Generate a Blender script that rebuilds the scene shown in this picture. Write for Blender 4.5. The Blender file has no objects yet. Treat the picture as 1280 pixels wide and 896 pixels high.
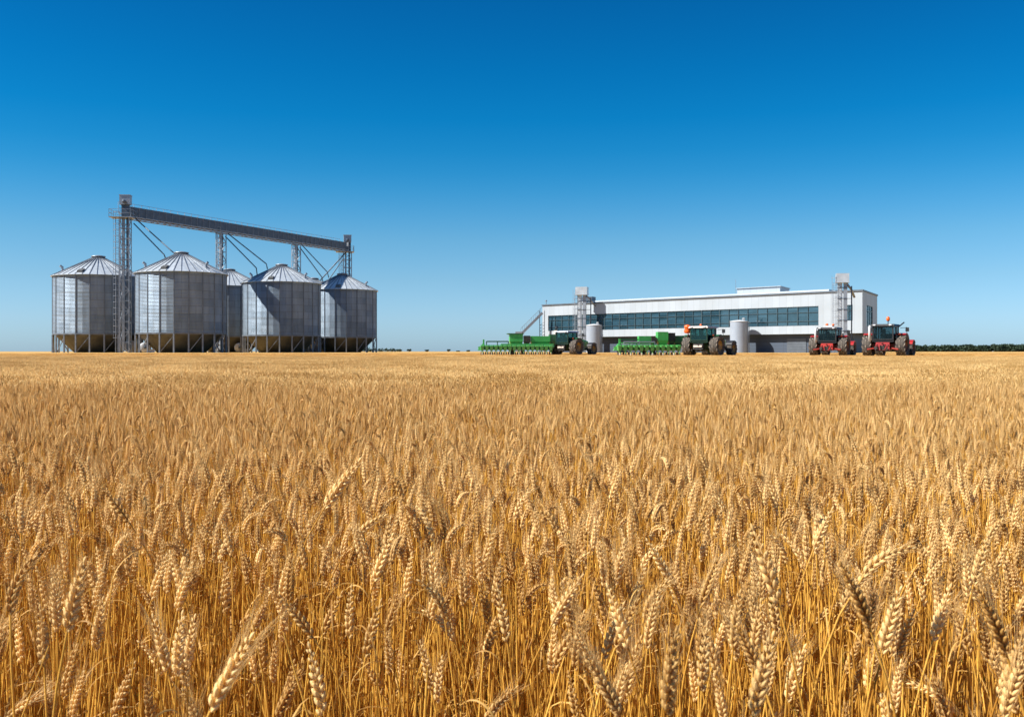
import bpy, math, random
from mathutils import Vector, Matrix, Euler, Quaternion

# ------------------------------------------------------------------ camera, sky, sun, exposure
S = bpy.context.scene
C = S.collection
R = math.radians
PI = math.pi
FPX, CX, HY, CAMZ = 1280 * 35 / 36, 640.0, 439.3, 1.2      # photo pixels

cam_data = bpy.data.cameras.new('camera')
cam_data.lens = 35
cam_data.sensor_width = 36
cam_data.clip_start = 0.05
cam_data.clip_end = 12000
cam_data.dof.use_dof = True
cam_data.dof.focus_distance = 6.0
cam_data.dof.aperture_fstop = 14.0
cam_data.shift_y = -(448 - HY) / 1280
cam = bpy.data.objects.new('camera', cam_data)
cam.location = (0, 0, CAMZ)
cam.rotation_euler = (R(90), 0, 0)
C.objects.link(cam)
S.camera = cam

SUN_EL, SUN_BEHIND = 43.0, -14.0                              # sun stands to the left
ca, sa = math.cos(R(SUN_BEHIND)), math.sin(R(SUN_BEHIND))
ce, se = math.cos(R(SUN_EL)), math.sin(R(SUN_EL))
SUN = Vector((-ce * ca, ce * sa, se))

world = bpy.data.worlds.new('World')
S.world = world
world.use_nodes = True
wn, wl = world.node_tree.nodes, world.node_tree.links
for n in list(wn):
    wn.remove(n)
sky = wn.new('ShaderNodeTexSky')
sky.sky_type = 'NISHITA'
sky.sun_disc = False
sky.sun_elevation = R(SUN_EL)
sky.sun_rotation = math.atan2(SUN.x, SUN.y)
sky.altitude = 300
sky.air_density = 1.0
sky.dust_density = 0.6
sky.ozone_density = 3.0
tc = wn.new('ShaderNodeTexCoord')
sep = wn.new('ShaderNodeSeparateXYZ')
ramp = wn.new('ShaderNodeValToRGB')
# colour of this clear sky by height above the horizon, on top of the plain sky model
SKY_STOPS = [(0.0, (.62, .92, 1.42)), (.031, (.60, .88, 1.29)), (.071, (.50, .79, 1.05)), (.111, (.37, .75, .97)), (.135, (.255, .71, .96)), (.158, (.155, .67, .945)), (.175, (.095, .635, .93)),
             (.196, (.048, .60, .915)), (.226, (.016, .56, .90)), (.27, (.009, .51, .86)), (.333, (.008, .44, .79)), (.42, (.10, .50, .85)), (.65, (.65, .85, 1.0))]
els = ramp.color_ramp.elements
while len(els) < len(SKY_STOPS):
    els.new(0.5)
for e, (p, c) in zip(els, SKY_STOPS):
    e.position = p
    e.color = (*c, 1)
mul = wn.new('ShaderNodeMix')
mul.data_type = 'RGBA'
mul.blend_type = 'MULTIPLY'
mul.inputs[0].default_value = 1.0
bg = wn.new('ShaderNodeBackground')
bg.inputs[1].default_value = 0.069
wo = wn.new('ShaderNodeOutputWorld')
wl.new(tc.outputs['Generated'], sep.inputs[0])
wl.new(sep.outputs[2], ramp.inputs[0])
wl.new(sky.outputs[0], mul.inputs[6])
wl.new(ramp.outputs[0], mul.inputs[7])
wl.new(mul.outputs[2], bg.inputs[0])
wl.new(bg.outputs[0], wo.inputs[0])

sl = bpy.data.lights.new('sun', 'SUN')
sl.energy = 5.0
sl.angle = R(0.53)
sl.color = (1.0, 0.95, 0.87)
sun = bpy.data.objects.new('sun', sl)
sun.rotation_euler = SUN.to_track_quat('Z', 'Y').to_euler()
sun.location = SUN * 100
C.objects.link(sun)

S.view_settings.view_transform = 'Standard'
S.view_settings.look = 'None'
S.view_settings.exposure = 0.92
S.view_settings.gamma = 1.0
S.view_settings.use_curve_mapping = False
S.cycles.max_bounces = 8
S.cycles.transparent_max_bounces = 8
S.cycles.caustics_reflective = False
S.cycles.caustics_refractive = False


# ------------------------------------------------------------------ helpers
def at(px, py, d):
    """photo pixel + distance -> world point"""
    return Vector(((px - CX) / FPX * d, d, CAMZ + (HY - py) / FPX * d))


class MB:
    def __init__(self):
        self.v, self.f, self.m = [], [], []
        self.mi = 0

    def add(self, vs, fs):
        o = len(self.v)
        self.v.extend(tuple(p) for p in vs)
        self.f.extend(tuple(i + o for i in f) for f in fs)
        self.m.extend([self.mi] * len(fs))

    def hexa(self, p):
        """8 corners: bottom 0-3 ccw, top 4-7 ccw"""
        self.add(p, [(3, 2, 1, 0), (4, 5, 6, 7), (0, 1, 5, 4), (1, 2, 6, 5), (2, 3, 7, 6), (3, 0, 4, 7)])

    def box(self, x0, x1, y0, y1, z0, z1):
        self.hexa([(x0, y0, z0), (x1, y0, z0), (x1, y1, z0), (x0, y1, z0), (x0, y0, z1), (x1, y0, z1), (x1, y1, z1), (x0, y1, z1)])

    def bar(self, a, b, w, h=None, up=(0, 0, 1)):
        a, b = Vector(a), Vector(b)
        h = h or w
        d = (b - a).normalized()
        u = Vector(up)
        if abs(d.dot(u)) > 0.98:
            u = Vector((1, 0, 0))
        s = d.cross(u).normalized() * (w / 2)
        t = s.cross(d).normalized() * (h / 2)
        self.hexa([a - s - t, a + s - t, b + s - t, b - s - t, a - s + t, a + s + t, b + s + t, b - s + t])

    def tube(self, pts, rad, n=8, cap=True):
        pts = [Vector(p) for p in pts]
        if not isinstance(rad, (list, tuple)):
            rad = [rad] * len(pts)
        o = []
        prev = None
        for i, p in enumerate(pts):
            d = (pts[min(i + 1, len(pts) - 1)] - pts[max(i - 1, 0)]).normalized()
            if prev is None:
                u = Vector((0, 0, 1)) if abs(d.z) < 0.9 else Vector((1, 0, 0))
                s = d.cross(u).normalized()
            else:
                s = (prev - d * prev.dot(d)).normalized()
            prev = s
            t = d.cross(s)
            for k in range(n):
                a = 2 * PI * k / n
                o.append(p + (s * math.cos(a) + t * math.sin(a)) * rad[i])
        fs = []
        for i in range(len(pts) - 1):
            for k in range(n):
                k2 = (k + 1) % n
                fs.append((i * n + k, i * n + k2, (i + 1) * n + k2, (i + 1) * n + k))
        if cap:
            fs.append(tuple(range(n - 1, -1, -1)))
            fs.append(tuple((len(pts) - 1) * n + k for k in range(n)))
        self.add(o, fs)

    def revolve(self, prof, n=24, c=(0, 0, 0), axis='z', cap=True, a0=0.0):
        """prof: list of (r, h)"""
        o = []
        for r, h in prof:
            for k in range(n):
                a = a0 + 2 * PI * k / n
                x, y = r * math.cos(a), r * math.sin(a)
                if axis == 'z':
                    p = (c[0] + x, c[1] + y, c[2] + h)
                elif axis == 'y':
                    p = (c[0] + y, c[1] + h, c[2] + x)
                else:
                    p = (c[0] + h, c[1] + x, c[2] + y)
                o.append(p)
        fs = []
        for i in range(len(prof) - 1):
            for k in range(n):
                k2 = (k + 1) % n
                fs.append((i * n + k, i * n + k2, (i + 1) * n + k2, (i + 1) * n + k))
        if cap:
            fs.append(tuple(range(n - 1, -1, -1)))
            fs.append(tuple((len(prof) - 1) * n + k for k in range(n)))
        self.add(o, fs)

    def mesh(self, name, mats, smooth=False):
        me = bpy.data.meshes.new(name)
        me.from_pydata(self.v, [], self.f)
        for m in (mats if isinstance(mats, (list, tuple)) else [mats]):
            me.materials.append(m)
        if any(self.m):
            me.polygons.foreach_set('material_index', self.m)
        if smooth:
            me.polygons.foreach_set('use_smooth', [True] * len(me.polygons))
        me.update()
        return me

    def build(self, name, mats, parent=None, smooth=False):
        return link(name, self.mesh(name, mats, smooth), parent)


def link(name, me, parent=None):
    o = bpy.data.objects.new(name, me)
    C.objects.link(o)
    if parent is not None:
        o.parent = parent
    return o


def tag(o, label=None, cat=None, group=None, kind=None):
    if label:
        o['label'] = label
    if cat:
        o['category'] = cat
    if group:
        o['group'] = group
    if kind:
        o['kind'] = kind
    return o


def thing(name, loc, label, cat, group=None, rz=0.0, scale=1.0):
    o = bpy.data.objects.new(name, None)
    o.empty_display_size = 0.2
    o.location = loc
    o.rotation_euler = (0, 0, rz)
    o.scale = (scale,) * 3
    C.objects.link(o)
    return tag(o, label, cat, group)


def copy_tree(o, parent=None):
    c = o.copy()
    C.objects.link(c)
    if parent is not None:
        c.parent = parent
    for ch in list(o.children):
        copy_tree(ch, c)
    return c


# ------------------------------------------------------------------ materials
def mat(name, col, rough=0.6, metal=0.0, var=0.12, scale=3.0, bump=0.0, dust=None, spec=0.5, hue=None):
    """principled with noise-varied colour; dust=(colour, z_top) settles dirt on the lower part"""
    m = bpy.data.materials.new(name)
    m.use_nodes = True
    N, L = m.node_tree.nodes, m.node_tree.links
    b = N['Principled BSDF']
    b.inputs['Roughness'].default_value = rough
    b.inputs['Metallic'].default_value = metal
    b.inputs['Specular IOR Level'].default_value = spec
    t = N.new('ShaderNodeTexCoord')
    nz = N.new('ShaderNodeTexNoise')
    nz.inputs['Scale'].default_value = scale
    nz.inputs['Detail'].default_value = 6
    L.new(t.outputs['Object'], nz.inputs['Vector'])
    cr = N.new('ShaderNodeValToRGB')
    cr.color_ramp.elements[0].position = 0.3
    cr.color_ramp.elements[1].position = 0.7
    lo = [max(0, c * (1 - var)) for c in col]
    hi = [min(1, c * (1 + var)) for c in (hue or col)]
    cr.color_ramp.elements[0].color = (*lo, 1)
    cr.color_ramp.elements[1].color = (*hi, 1)
    L.new(nz.outputs['Fac'], cr.inputs[0])
    out = cr.outputs[0]
    if dust:
        dc, zt = dust
        sp = N.new('ShaderNodeSeparateXYZ')
        L.new(t.outputs['Object'], sp.inputs[0])
        mr = N.new('ShaderNodeMapRange')
        mr.inputs[1].default_value = 0
        mr.inputs[2].default_value = zt
        mr.inputs[3].default_value = 0.75
        mr.inputs[4].default_value = 0.08
        L.new(sp.outputs[2], mr.inputs[0])
        mm = N.new('ShaderNodeMath')
        mm.operation = 'MULTIPLY'
        L.new(mr.outputs[0], mm.inputs[0])
        n2 = N.new('ShaderNodeTexNoise')
        n2.inputs['Scale'].default_value = 2.2
        n2.inputs['Detail'].default_value = 5
        L.new(t.outputs['Object'], n2.inputs['Vector'])
        L.new(n2.outputs['Fac'], mm.inputs[1])
        mx = N.new('ShaderNodeMix')
        mx.data_type = 'RGBA'
        mx.inputs[7].default_value = (*dc, 1)
        L.new(mm.outputs[0], mx.inputs[0])
        L.new(out, mx.inputs[6])
        out = mx.outputs[2]
    L.new(out, b.inputs['Base Color'])
    if bump:
        bp = N.new('ShaderNodeBump')
        bp.inputs['Strength'].default_value = bump
        L.new(nz.outputs['Fac'], bp.inputs['Height'])
        L.new(bp.outputs[0], b.inputs['Normal'])
    return m


def silo_wall_mat():
    """corrugated galvanised sheets, each ring of sheets a little different"""
    m = bpy.data.materials.new('galvanised_sheets')
    m.use_nodes = True
    N, L = m.node_tree.nodes, m.node_tree.links
    b = N['Principled BSDF']
    t = N.new('ShaderNodeTexCoord')
    sp = N.new('ShaderNodeSeparateXYZ')
    L.new(t.outputs['Object'], sp.inputs[0])
    at2 = N.new('ShaderNodeMath')
    at2.operation = 'ARCTAN2'
    L.new(sp.outputs[1], at2.inputs[0])
    L.new(sp.outputs[0], at2.inputs[1])
    mu = N.new('ShaderNodeMath')
    mu.operation = 'MULTIPLY'
    mu.inputs[1].default_value = 6.5
    L.new(at2.outputs[0], mu.inputs[0])
    cb = N.new('ShaderNodeCombineXYZ')
    L.new(mu.outputs[0], cb.inputs[0])
    L.new(sp.outputs[2], cb.inputs[1])
    br = N.new('ShaderNodeTexBrick')
    br.inputs['Scale'].default_value = 1.0
    br.inputs['Brick Width'].default_value = 2.042
    br.inputs['Row Height'].default_value = 1.13
    br.inputs['Mortar Size'].default_value = 0.03
    br.inputs['Mortar Smooth'].default_value = 0.3
    br.inputs['Color1'].default_value = (0.17, 0.23, 0.30, 1)
    br.inputs['Color2'].default_value = (0.245, 0.315, 0.395, 1)
    br.inputs['Mortar'].default_value = (0.15, 0.18, 0.215, 1)
    L.new(cb.outputs[0], br.inputs['Vector'])
    nz = N.new('ShaderNodeTexNoise')
    nz.inputs['Scale'].default_value = 0.5
    nz.inputs['Detail'].default_value = 8
    st = N.new('ShaderNodeMapping')
    st.inputs['Scale'].default_value = (1.6, 1.6, 0.35)
    L.new(t.outputs['Object'], st.inputs[0])
    L.new(st.outputs[0], nz.inputs['Vector'])
    cr = N.new('ShaderNodeValToRGB')
    cr.color_ramp.elements[0].position = 0.3
    cr.color_ramp.elements[0].color = (0.72, 0.70, 0.68, 1)
    cr.color_ramp.elements[1].position = 0.7
    cr.color_ramp.elements[1].color = (1.1, 1.1, 1.1, 1)
    L.new(nz.outputs['Fac'], cr.inputs[0])
    mx = N.new('ShaderNodeMix')
    mx.data_type = 'RGBA'
    mx.blend_type = 'MULTIPLY'
    mx.inputs[0].default_value = 1
    L.new(br.outputs['Color'], mx.inputs[6])
    L.new(cr.outputs[0], mx.inputs[7])
    L.new(mx.outputs[2], b.inputs['Base Color'])
    b.inputs['Metallic'].default_value = 0.6
    b.inputs['Roughness'].default_value = 0.56
    m2 = N.new('ShaderNodeMath')
    m2.operation = 'MULTIPLY'
    m2.inputs[1].default_value = 2 * PI / 0.2
    L.new(sp.outputs[2], m2.inputs[0])
    wv = N.new('ShaderNodeMath')
    wv.operation = 'SINE'
    L.new(m2.outputs[0], wv.inputs[0])
    m3 = N.new('ShaderNodeMath')
    m3.operation = 'MULTIPLY'
    m3.inputs[1].default_value = 0.45
    L.new(wv.outputs[0], m3.inputs[0])
    c3 = N.new('ShaderNodeCombineXYZ')
    L.new(m3.outputs[0], c3.inputs[2])
    ge = N.new('ShaderNodeNewGeometry')
    va = N.new('ShaderNodeVectorMath')
    va.operation = 'ADD'
    L.new(ge.outputs['Normal'], va.inputs[0])
    L.new(c3.outputs[0], va.inputs[1])
    vn = N.new('ShaderNodeVectorMath')
    vn.operation = 'NORMALIZE'
    L.new(va.outputs[0], vn.inputs[0])
    L.new(vn.outputs[0], b.inputs['Normal'])
    return m


def panel_mat(name, col, groove, step, rough=0.45, horizontal=False, period=0.3):
    """clad wall: sheets with thin joints across (local x) or stacked (local z)"""
    m = bpy.data.materials.new(name)
    m.use_nodes = True
    N, L = m.node_tree.nodes, m.node_tree.links
    b = N['Principled BSDF']
    b.inputs['Roughness'].default_value = rough
    t = N.new('ShaderNodeTexCoord')
    sp = N.new('ShaderNodeSeparateXYZ')
    L.new(t.outputs['Object'], sp.inputs[0])
    cb = N.new('ShaderNodeCombineXYZ')
    ad = N.new('ShaderNodeMath')
    ad.operation = 'ADD'
    L.new(sp.outputs[0], ad.inputs[0])
    L.new(sp.outputs[1], ad.inputs[1])
    L.new(ad.outputs[0], cb.inputs[0])
    L.new(sp.outputs[2], cb.inputs[1])
    br = N.new('ShaderNodeTexBrick')
    br.offset = 0.0
    br.inputs['Scale'].default_value = 1.0
    br.inputs['Brick Width'].default_value = step if not horizontal else 6.0
    br.inputs['Row Height'].default_value = 50.0 if not horizontal else step
    br.inputs['Mortar Size'].default_value = 0.03
    br.inputs['Color1'].default_value = (*[c * 0.95 for c in col], 1)
    br.inputs['Color2'].default_value = (*[min(1, c * 1.04) for c in col], 1)
    br.inputs['Mortar'].default_value = (*groove, 1)
    L.new(cb.outputs[0], br.inputs['Vector'])
    nz = N.new('ShaderNodeTexNoise')
    nz.inputs['Scale'].default_value = 0.25
    nz.inputs['Detail'].default_value = 7
    L.new(t.outputs['Object'], nz.inputs['Vector'])
    cr = N.new('ShaderNodeValToRGB')
    cr.color_ramp.elements[0].position = 0.3
    cr.color_ramp.elements[0].color = (0.9, 0.89, 0.87, 1)
    cr.color_ramp.elements[1].position = 0.6
    cr.color_ramp.elements[1].color = (1, 1, 1, 1)
    L.new(nz.outputs['Fac'], cr.inputs[0])
    mx = N.new('ShaderNodeMix')
    mx.data_type = 'RGBA'
    mx.blend_type = 'MULTIPLY'
    mx.inputs[0].default_value = 1
    L.new(br.outputs['Color'], mx.inputs[6])
    L.new(cr.outputs[0], mx.inputs[7])
    L.new(mx.outputs[2], b.inputs['Base Color'])
    return m


def glass_mat(name, tint, see=0.45, rough=0.03, pane=None, through=(0.66, 0.84, 0.90)):
    m = bpy.data.materials.new(name)
    m.use_nodes = True
    N, L = m.node_tree.nodes, m.node_tree.links
    b = N['Principled BSDF']
    t = N.new('ShaderNodeTexCoord')
    nz = N.new('ShaderNodeTexNoise')
    nz.inputs['Scale'].default_value = 1.2
    L.new(t.outputs['Object'], nz.inputs['Vector'])
    cr = N.new('ShaderNodeValToRGB')
    cr.color_ramp.elements[0].color = (*[c * 0.7 for c in tint], 1)
    cr.color_ramp.elements[1].color = (*[c * 1.3 for c in tint], 1)
    L.new(nz.outputs['Fac'], cr.inputs[0])
    out = cr.outputs[0]
    if pane:
        b.inputs['Specular IOR Level'].default_value = 0.85
    if pane:                                                 # each pane its own tint
        sp = N.new('ShaderNodeSeparateXYZ')
        L.new(t.outputs['Object'], sp.inputs[0])
        cb = N.new('ShaderNodeCombineXYZ')
        L.new(sp.outputs[0], cb.inputs[0])
        L.new(sp.outputs[2], cb.inputs[1])
        br = N.new('ShaderNodeTexBrick')
        br.offset = 0.0
        br.inputs['Scale'].default_value = 1.0
        br.inputs['Brick Width'].default_value = pane[0]
        br.inputs['Row Height'].default_value = pane[1]
        br.inputs['Mortar Size'].default_value = 0.0
        br.inputs['Color1'].default_value = (.65, .7, .7, 1)
        br.inputs['Color2'].default_value = (1.35, 1.3, 1.3, 1)
        L.new(cb.outputs[0], br.inputs['Vector'])
        mp = N.new('ShaderNodeMix')
        mp.data_type = 'RGBA'
        mp.blend_type = 'MULTIPLY'
        mp.inputs[0].default_value = 1.0
        L.new(out, mp.inputs[6])
        L.new(br.outputs['Color'], mp.inputs[7])
        out = mp.outputs[2]
    L.new(out, b.inputs['Base Color'])
    b.inputs['Roughness'].default_value = rough
    tr = N.new('ShaderNodeBsdfTransparent')
    tr.inputs[0].default_value = (*through, 1)
    mx = N.new('ShaderNodeMixShader')
    mx.inputs[0].default_value = see
    L.new(b.outputs[0], mx.inputs[1])
    L.new(tr.outputs[0], mx.inputs[2])
    L.new(mx.outputs[0], N['Material Output'].inputs[0])
    return m


def straw_mat(name, lo, hi, trans=0.2, rough=0.55, vs=60.0, sat=1.0):
    """dry straw: colour differs per plant (object random) and along each plant"""
    m = bpy.data.materials.new(name)
    m.use_nodes = True
    N, L = m.node_tree.nodes, m.node_tree.links
    b = N['Principled BSDF']
    b.inputs['Roughness'].default_value = rough
    b.inputs['Specular IOR Level'].default_value = 0.3
    oi = N.new('ShaderNodeObjectInfo')
    t = N.new('ShaderNodeTexCoord')
    nz = N.new('ShaderNodeTexNoise')
    nz.inputs['Scale'].default_value = vs
    nz.inputs['Detail'].default_value = 3
    L.new(t.outputs['Object'], nz.inputs['Vector'])
    a = N.new('ShaderNodeMath')
    a.operation = 'MULTIPLY_ADD'
    a.inputs[1].default_value = 0.75
    L.new(oi.outputs['Random'], a.inputs[0])
    s2 = N.new('ShaderNodeMath')
    s2.operation = 'MULTIPLY_ADD'
    s2.inputs[1].default_value = 0.9
    s2.inputs[2].default_value = -0.32
    L.new(nz.outputs['Fac'], s2.inputs[0])
    L.new(s2.outputs[0], a.inputs[2])
    cr = N.new('ShaderNodeValToRGB')
    cr.color_ramp.elements[0].position = 0.1
    cr.color_ramp.elements[0].color = (*lo, 1)
    cr.color_ramp.elements[1].position = 0.85
    cr.color_ramp.elements[1].color = (*hi, 1)
    L.new(a.outputs[0], cr.inputs[0])
    L.new(cr.outputs[0], b.inputs['Base Color'])
    tl = N.new('ShaderNodeBsdfTranslucent')
    L.new(cr.outputs[0], tl.inputs[0])
    mx = N.new('ShaderNodeMixShader')
    mx.inputs[0].default_value = trans
    L.new(b.outputs[0], mx.inputs[1])
    L.new(tl.outputs[0], mx.inputs[2])
    L.new(mx.outputs[0], N['Material Output'].inputs[0])
    return m


DUSTC = (0.34, 0.25, 0.14)
M = {
    'wall': silo_wall_mat(),
    'galv': mat('galvanised_steel', (0.30, 0.33, 0.37), 0.45, 0.5, 0.2, 1.5),
    'galv_roof': mat('galvanised_roof', (0.52, 0.565, 0.60), 0.42, 0.4, 0.15, 1.2),
    'galv_dark': mat('weathered_steel', (0.082, 0.108, 0.142), 0.5, 0.4, 0.25, 1.5),
    'steel_leg': mat('galvanised_leg', (0.20, 0.22, 0.25), 0.5, 0.4, 0.25, 2.0),
    'stiffener': mat('stiffener_steel', (0.14, 0.16, 0.185), 0.5, 0.4, 0.25, 1.5),
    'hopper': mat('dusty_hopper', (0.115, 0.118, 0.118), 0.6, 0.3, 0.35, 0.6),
    'white_metal': mat('white_enamel', (0.56, 0.58, 0.60), 0.4, 0, 0.08, 2),
    'clad': panel_mat('white_cladding', (0.365, 0.415, 0.465), (0.29, 0.33, 0.37), 1.2),
    'clad_roof': mat('roof_sheet', (0.52, 0.56, 0.60), 0.4, 0.2, 0.08, 0.4),
    'plinth': panel_mat('grey_plinth', (0.05, 0.072, 0.11), (0.035, 0.05, 0.072), 0.55, 0.6, True),
    'trim': mat('grey_trim', (0.10, 0.12, 0.145), 0.5, 0.3, 0.15, 1.0),
    'mullion': mat('window_bar', (0.065, 0.105, 0.125), 0.4, 0.3, 0.1, 1.0),
    'glass': glass_mat('tinted_glass', (0.032, 0.080, 0.115), 0.24, pane=(1.71, 0.9)),
    'inside': mat('interior_paint', (0.20, 0.26, 0.27), 0.8, 0, 0.3, 0.4),
    'reflection': mat('tree_reflection', (0.03, 0.04, 0.045), 0.7, 0, 0.4, 1.0),  # dark tone imitating trees mirrored low in the ribbon window
    'tank': mat('pale_tank', (0.31, 0.36, 0.43), 0.4, 0.15, 0.06, 1.2),
    'green': mat('green_paint', (0.042, 0.36, 0.075), 0.35, 0, 0.15, 2.5, dust=(DUSTC, 1.6)),
    'green_dark': mat('dark_green_paint', (0.012, 0.10, 0.04), 0.4, 0, 0.2, 2.5, dust=(DUSTC, 1.6)),
    'cab_green': mat('cab_frame_green', (0.006, 0.030, 0.014), 0.4, 0, 0.2, 2.5),
    'lime': mat('bright_green_paint', (0.075, 0.34, 0.025), 0.32, 0, 0.12, 2.5),
    'yellow': mat('yellow_rim', (0.48, 0.28, 0.06), 0.45, 0, 0.15, 4.0, dust=(DUSTC, 1.2)),
    'red': mat('red_paint', (0.30, 0.006, 0.008), 0.35, 0, 0.2, 2.5, dust=(DUSTC, 0.9)),
    'red_light': mat('orange_red_paint', (0.40, 0.022, 0.010), 0.35, 0, 0.15, 2.5),
    'red_dark': mat('dark_red_paint', (0.16, 0.018, 0.012), 0.45, 0, 0.3, 2.0, dust=(DUSTC, 1.4)),
    'tyre': mat('dusty_rubber', (0.030, 0.026, 0.024), 0.85, 0, 0.45, 3.0, hue=(0.07, 0.058, 0.046)),
    'tyre_lug': mat('dusty_tread', (0.10, 0.085, 0.07), 0.85, 0, 0.45, 5.0, hue=(0.20, 0.165, 0.13)),
    'black': mat('black_plastic', (0.018, 0.018, 0.020), 0.45, 0, 0.3, 3.0),
    'iron': mat('dark_iron', (0.035, 0.034, 0.034), 0.55, 0.4, 0.4, 4.0, dust=(DUSTC, 0.6)),
    'cab_glass': glass_mat('cab_glass', (0.012, 0.045, 0.05), 0.66, through=(.55, .82, .82)),
    'clear_glass': glass_mat('clear_cab_glass', (0.008, 0.02, 0.026), 0.74, through=(.66, .78, .80)),
    'orange': mat('orange_lens', (0.80, 0.13, 0.02), 0.3, 0, 0.08, 5.0),
    'pale': mat('pale_plate', (0.62, 0.52, 0.44), 0.5, 0, 0.12, 4.0),
    'seat': mat('seat_fabric', (0.02, 0.03, 0.03), 0.9, 0, 0.3, 5.0),
    'ear': straw_mat('ripe_ear', (0.57, 0.315, 0.08), (0.98, 0.735, 0.335), 0.33),
    'awn': straw_mat('awn', (0.68, 0.44, 0.15), (0.94, 0.70, 0.34), 0.45),
    'stem': straw_mat('straw_stem', (0.36, 0.15, 0.016), (0.88, 0.50, 0.092), 0.12, 0.42, 25.0),
    'leaf': straw_mat('dry_leaf', (0.34, 0.16, 0.03), (0.76, 0.46, 0.13), 0.3, 0.6, 20.0),
    'green_blade': straw_mat('green_blade', (0.10, 0.17, 0.02), (0.20, 0.26, 0.03), 0.3, 0.5, 20.0),
    'bark': mat('bark', (0.08, 0.06, 0.045), 0.9, 0, 0.3, 3.0),
    'crown': straw_mat('tree_leaves', (0.014, 0.030, 0.017), (0.030, 0.052, 0.026), 0.2, 0.7, 0.35),
}


# ------------------------------------------------------------------ ground
WHEAT_END = 82.0
PROFILE = [(-60, 0.0), (WHEAT_END, 0.0), (WHEAT_END + 1.5, 0.70), (112, 0.72), (140, 1.02), (6000, 1.02)]


def gz(y):
    for (a, za), (b, zb) in zip(PROFILE, PROFILE[1:]):
        if y <= b:
            return za + (zb - za) * max(0, (y - a)) / (b - a)
    return PROFILE[-1][1]


def ground_mats():
    out = []
    for name, c0, c1, c2, s in (('field_soil', (0.045, 0.026, 0.012), (0.10, 0.058, 0.024), (0.26, 0.16, 0.06), 14.0),
                                ('stubble_field', (0.36, 0.205, 0.06), (0.47, 0.28, 0.09), (0.60, 0.38, 0.14), 2.2)):
        m = bpy.data.materials.new(name)
        m.use_nodes = True
        N, L = m.node_tree.nodes, m.node_tree.links
        b = N['Principled BSDF']
        b.inputs['Roughness'].default_value = 0.9
        b.inputs['Specular IOR Level'].default_value = 0.1
        t = N.new('ShaderNodeTexCoord')
        n1 = N.new('ShaderNodeTexNoise')
        n1.inputs['Scale'].default_value = s
        n1.inputs['Detail'].default_value = 10
        n1.inputs['Roughness'].default_value = 0.7
        n2 = N.new('ShaderNodeTexNoise')
        n2.inputs['Scale'].default_value = 0.06
        n2.inputs['Detail'].default_value = 4
        ad = N.new('ShaderNodeMath')
        ad.operation = 'MULTIPLY_ADD'
        ad.inputs[1].default_value = 0.35
        L.new(t.outputs['Object'], n1.inputs['Vector'])
        L.new(t.outputs['Object'], n2.inputs['Vector'])
        L.new(n2.outputs['Fac'], ad.inputs[0])
        sb = N.new('ShaderNodeMath')
        sb.operation = 'SUBTRACT'
        sb.inputs[1].default_value = 0.17
        L.new(n1.outputs['Fac'], sb.inputs[0])
        L.new(sb.outputs[0], ad.inputs[2])
        cr = N.new('ShaderNodeValToRGB')
        cr.color_ramp.elements[0].position = 0.3
        cr.color_ramp.elements[0].color = (*c0, 1)
        cr.color_ramp.elements[1].position = 0.75
        cr.color_ramp.elements[1].color = (*c2, 1)
        e = cr.color_ramp.elements.new(0.5)
        e.color = (*c1, 1)
        L.new(ad.outputs[0], cr.inputs[0])
        L.new(cr.outputs[0], b.inputs['Base Color'])
        bp = N.new('ShaderNodeBump')
        bp.inputs['Strength'].default_value = 0.7
        bp.inputs['Distance'].default_value = 0.08
        L.new(n1.outputs['Fac'], bp.inputs['Height'])
        L.new(bp.outputs[0], b.inputs['Normal'])
        out.append(m)
    return out


gm = MB()
ys = [-60, 0, 20, 50, WHEAT_END, WHEAT_END + 1.5, 95, 112, 126, 140, 200, 300, 500, 900, 1800, 6000]
xs = [-6000, -1500, -400, -150, -60, 0, 60, 150, 400, 1500, 6000]
for j in range(len(ys) - 1):
    for i in range(len(xs) - 1):
        gm.mi = 0 if ys[j] < WHEAT_END - 1 else 1
        gm.add([(xs[i], ys[j], gz(ys[j])), (xs[i + 1], ys[j], gz(ys[j])), (xs[i + 1], ys[j + 1], gz(ys[j + 1])), (xs[i], ys[j + 1], gz(ys[j + 1]))], [(0, 1, 2, 3)])
tag(gm.build('ground', ground_mats()), 'golden farm ground stretching flat to the horizon', None, None, 'structure')


# ------------------------------------------------------------------ grain silos
SR, WZ0, WZ1, RZ = 6.55, 2.85, 11.75, 15.1                 # radius, wall bottom/top, roof top (local)
NF = 20


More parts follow.
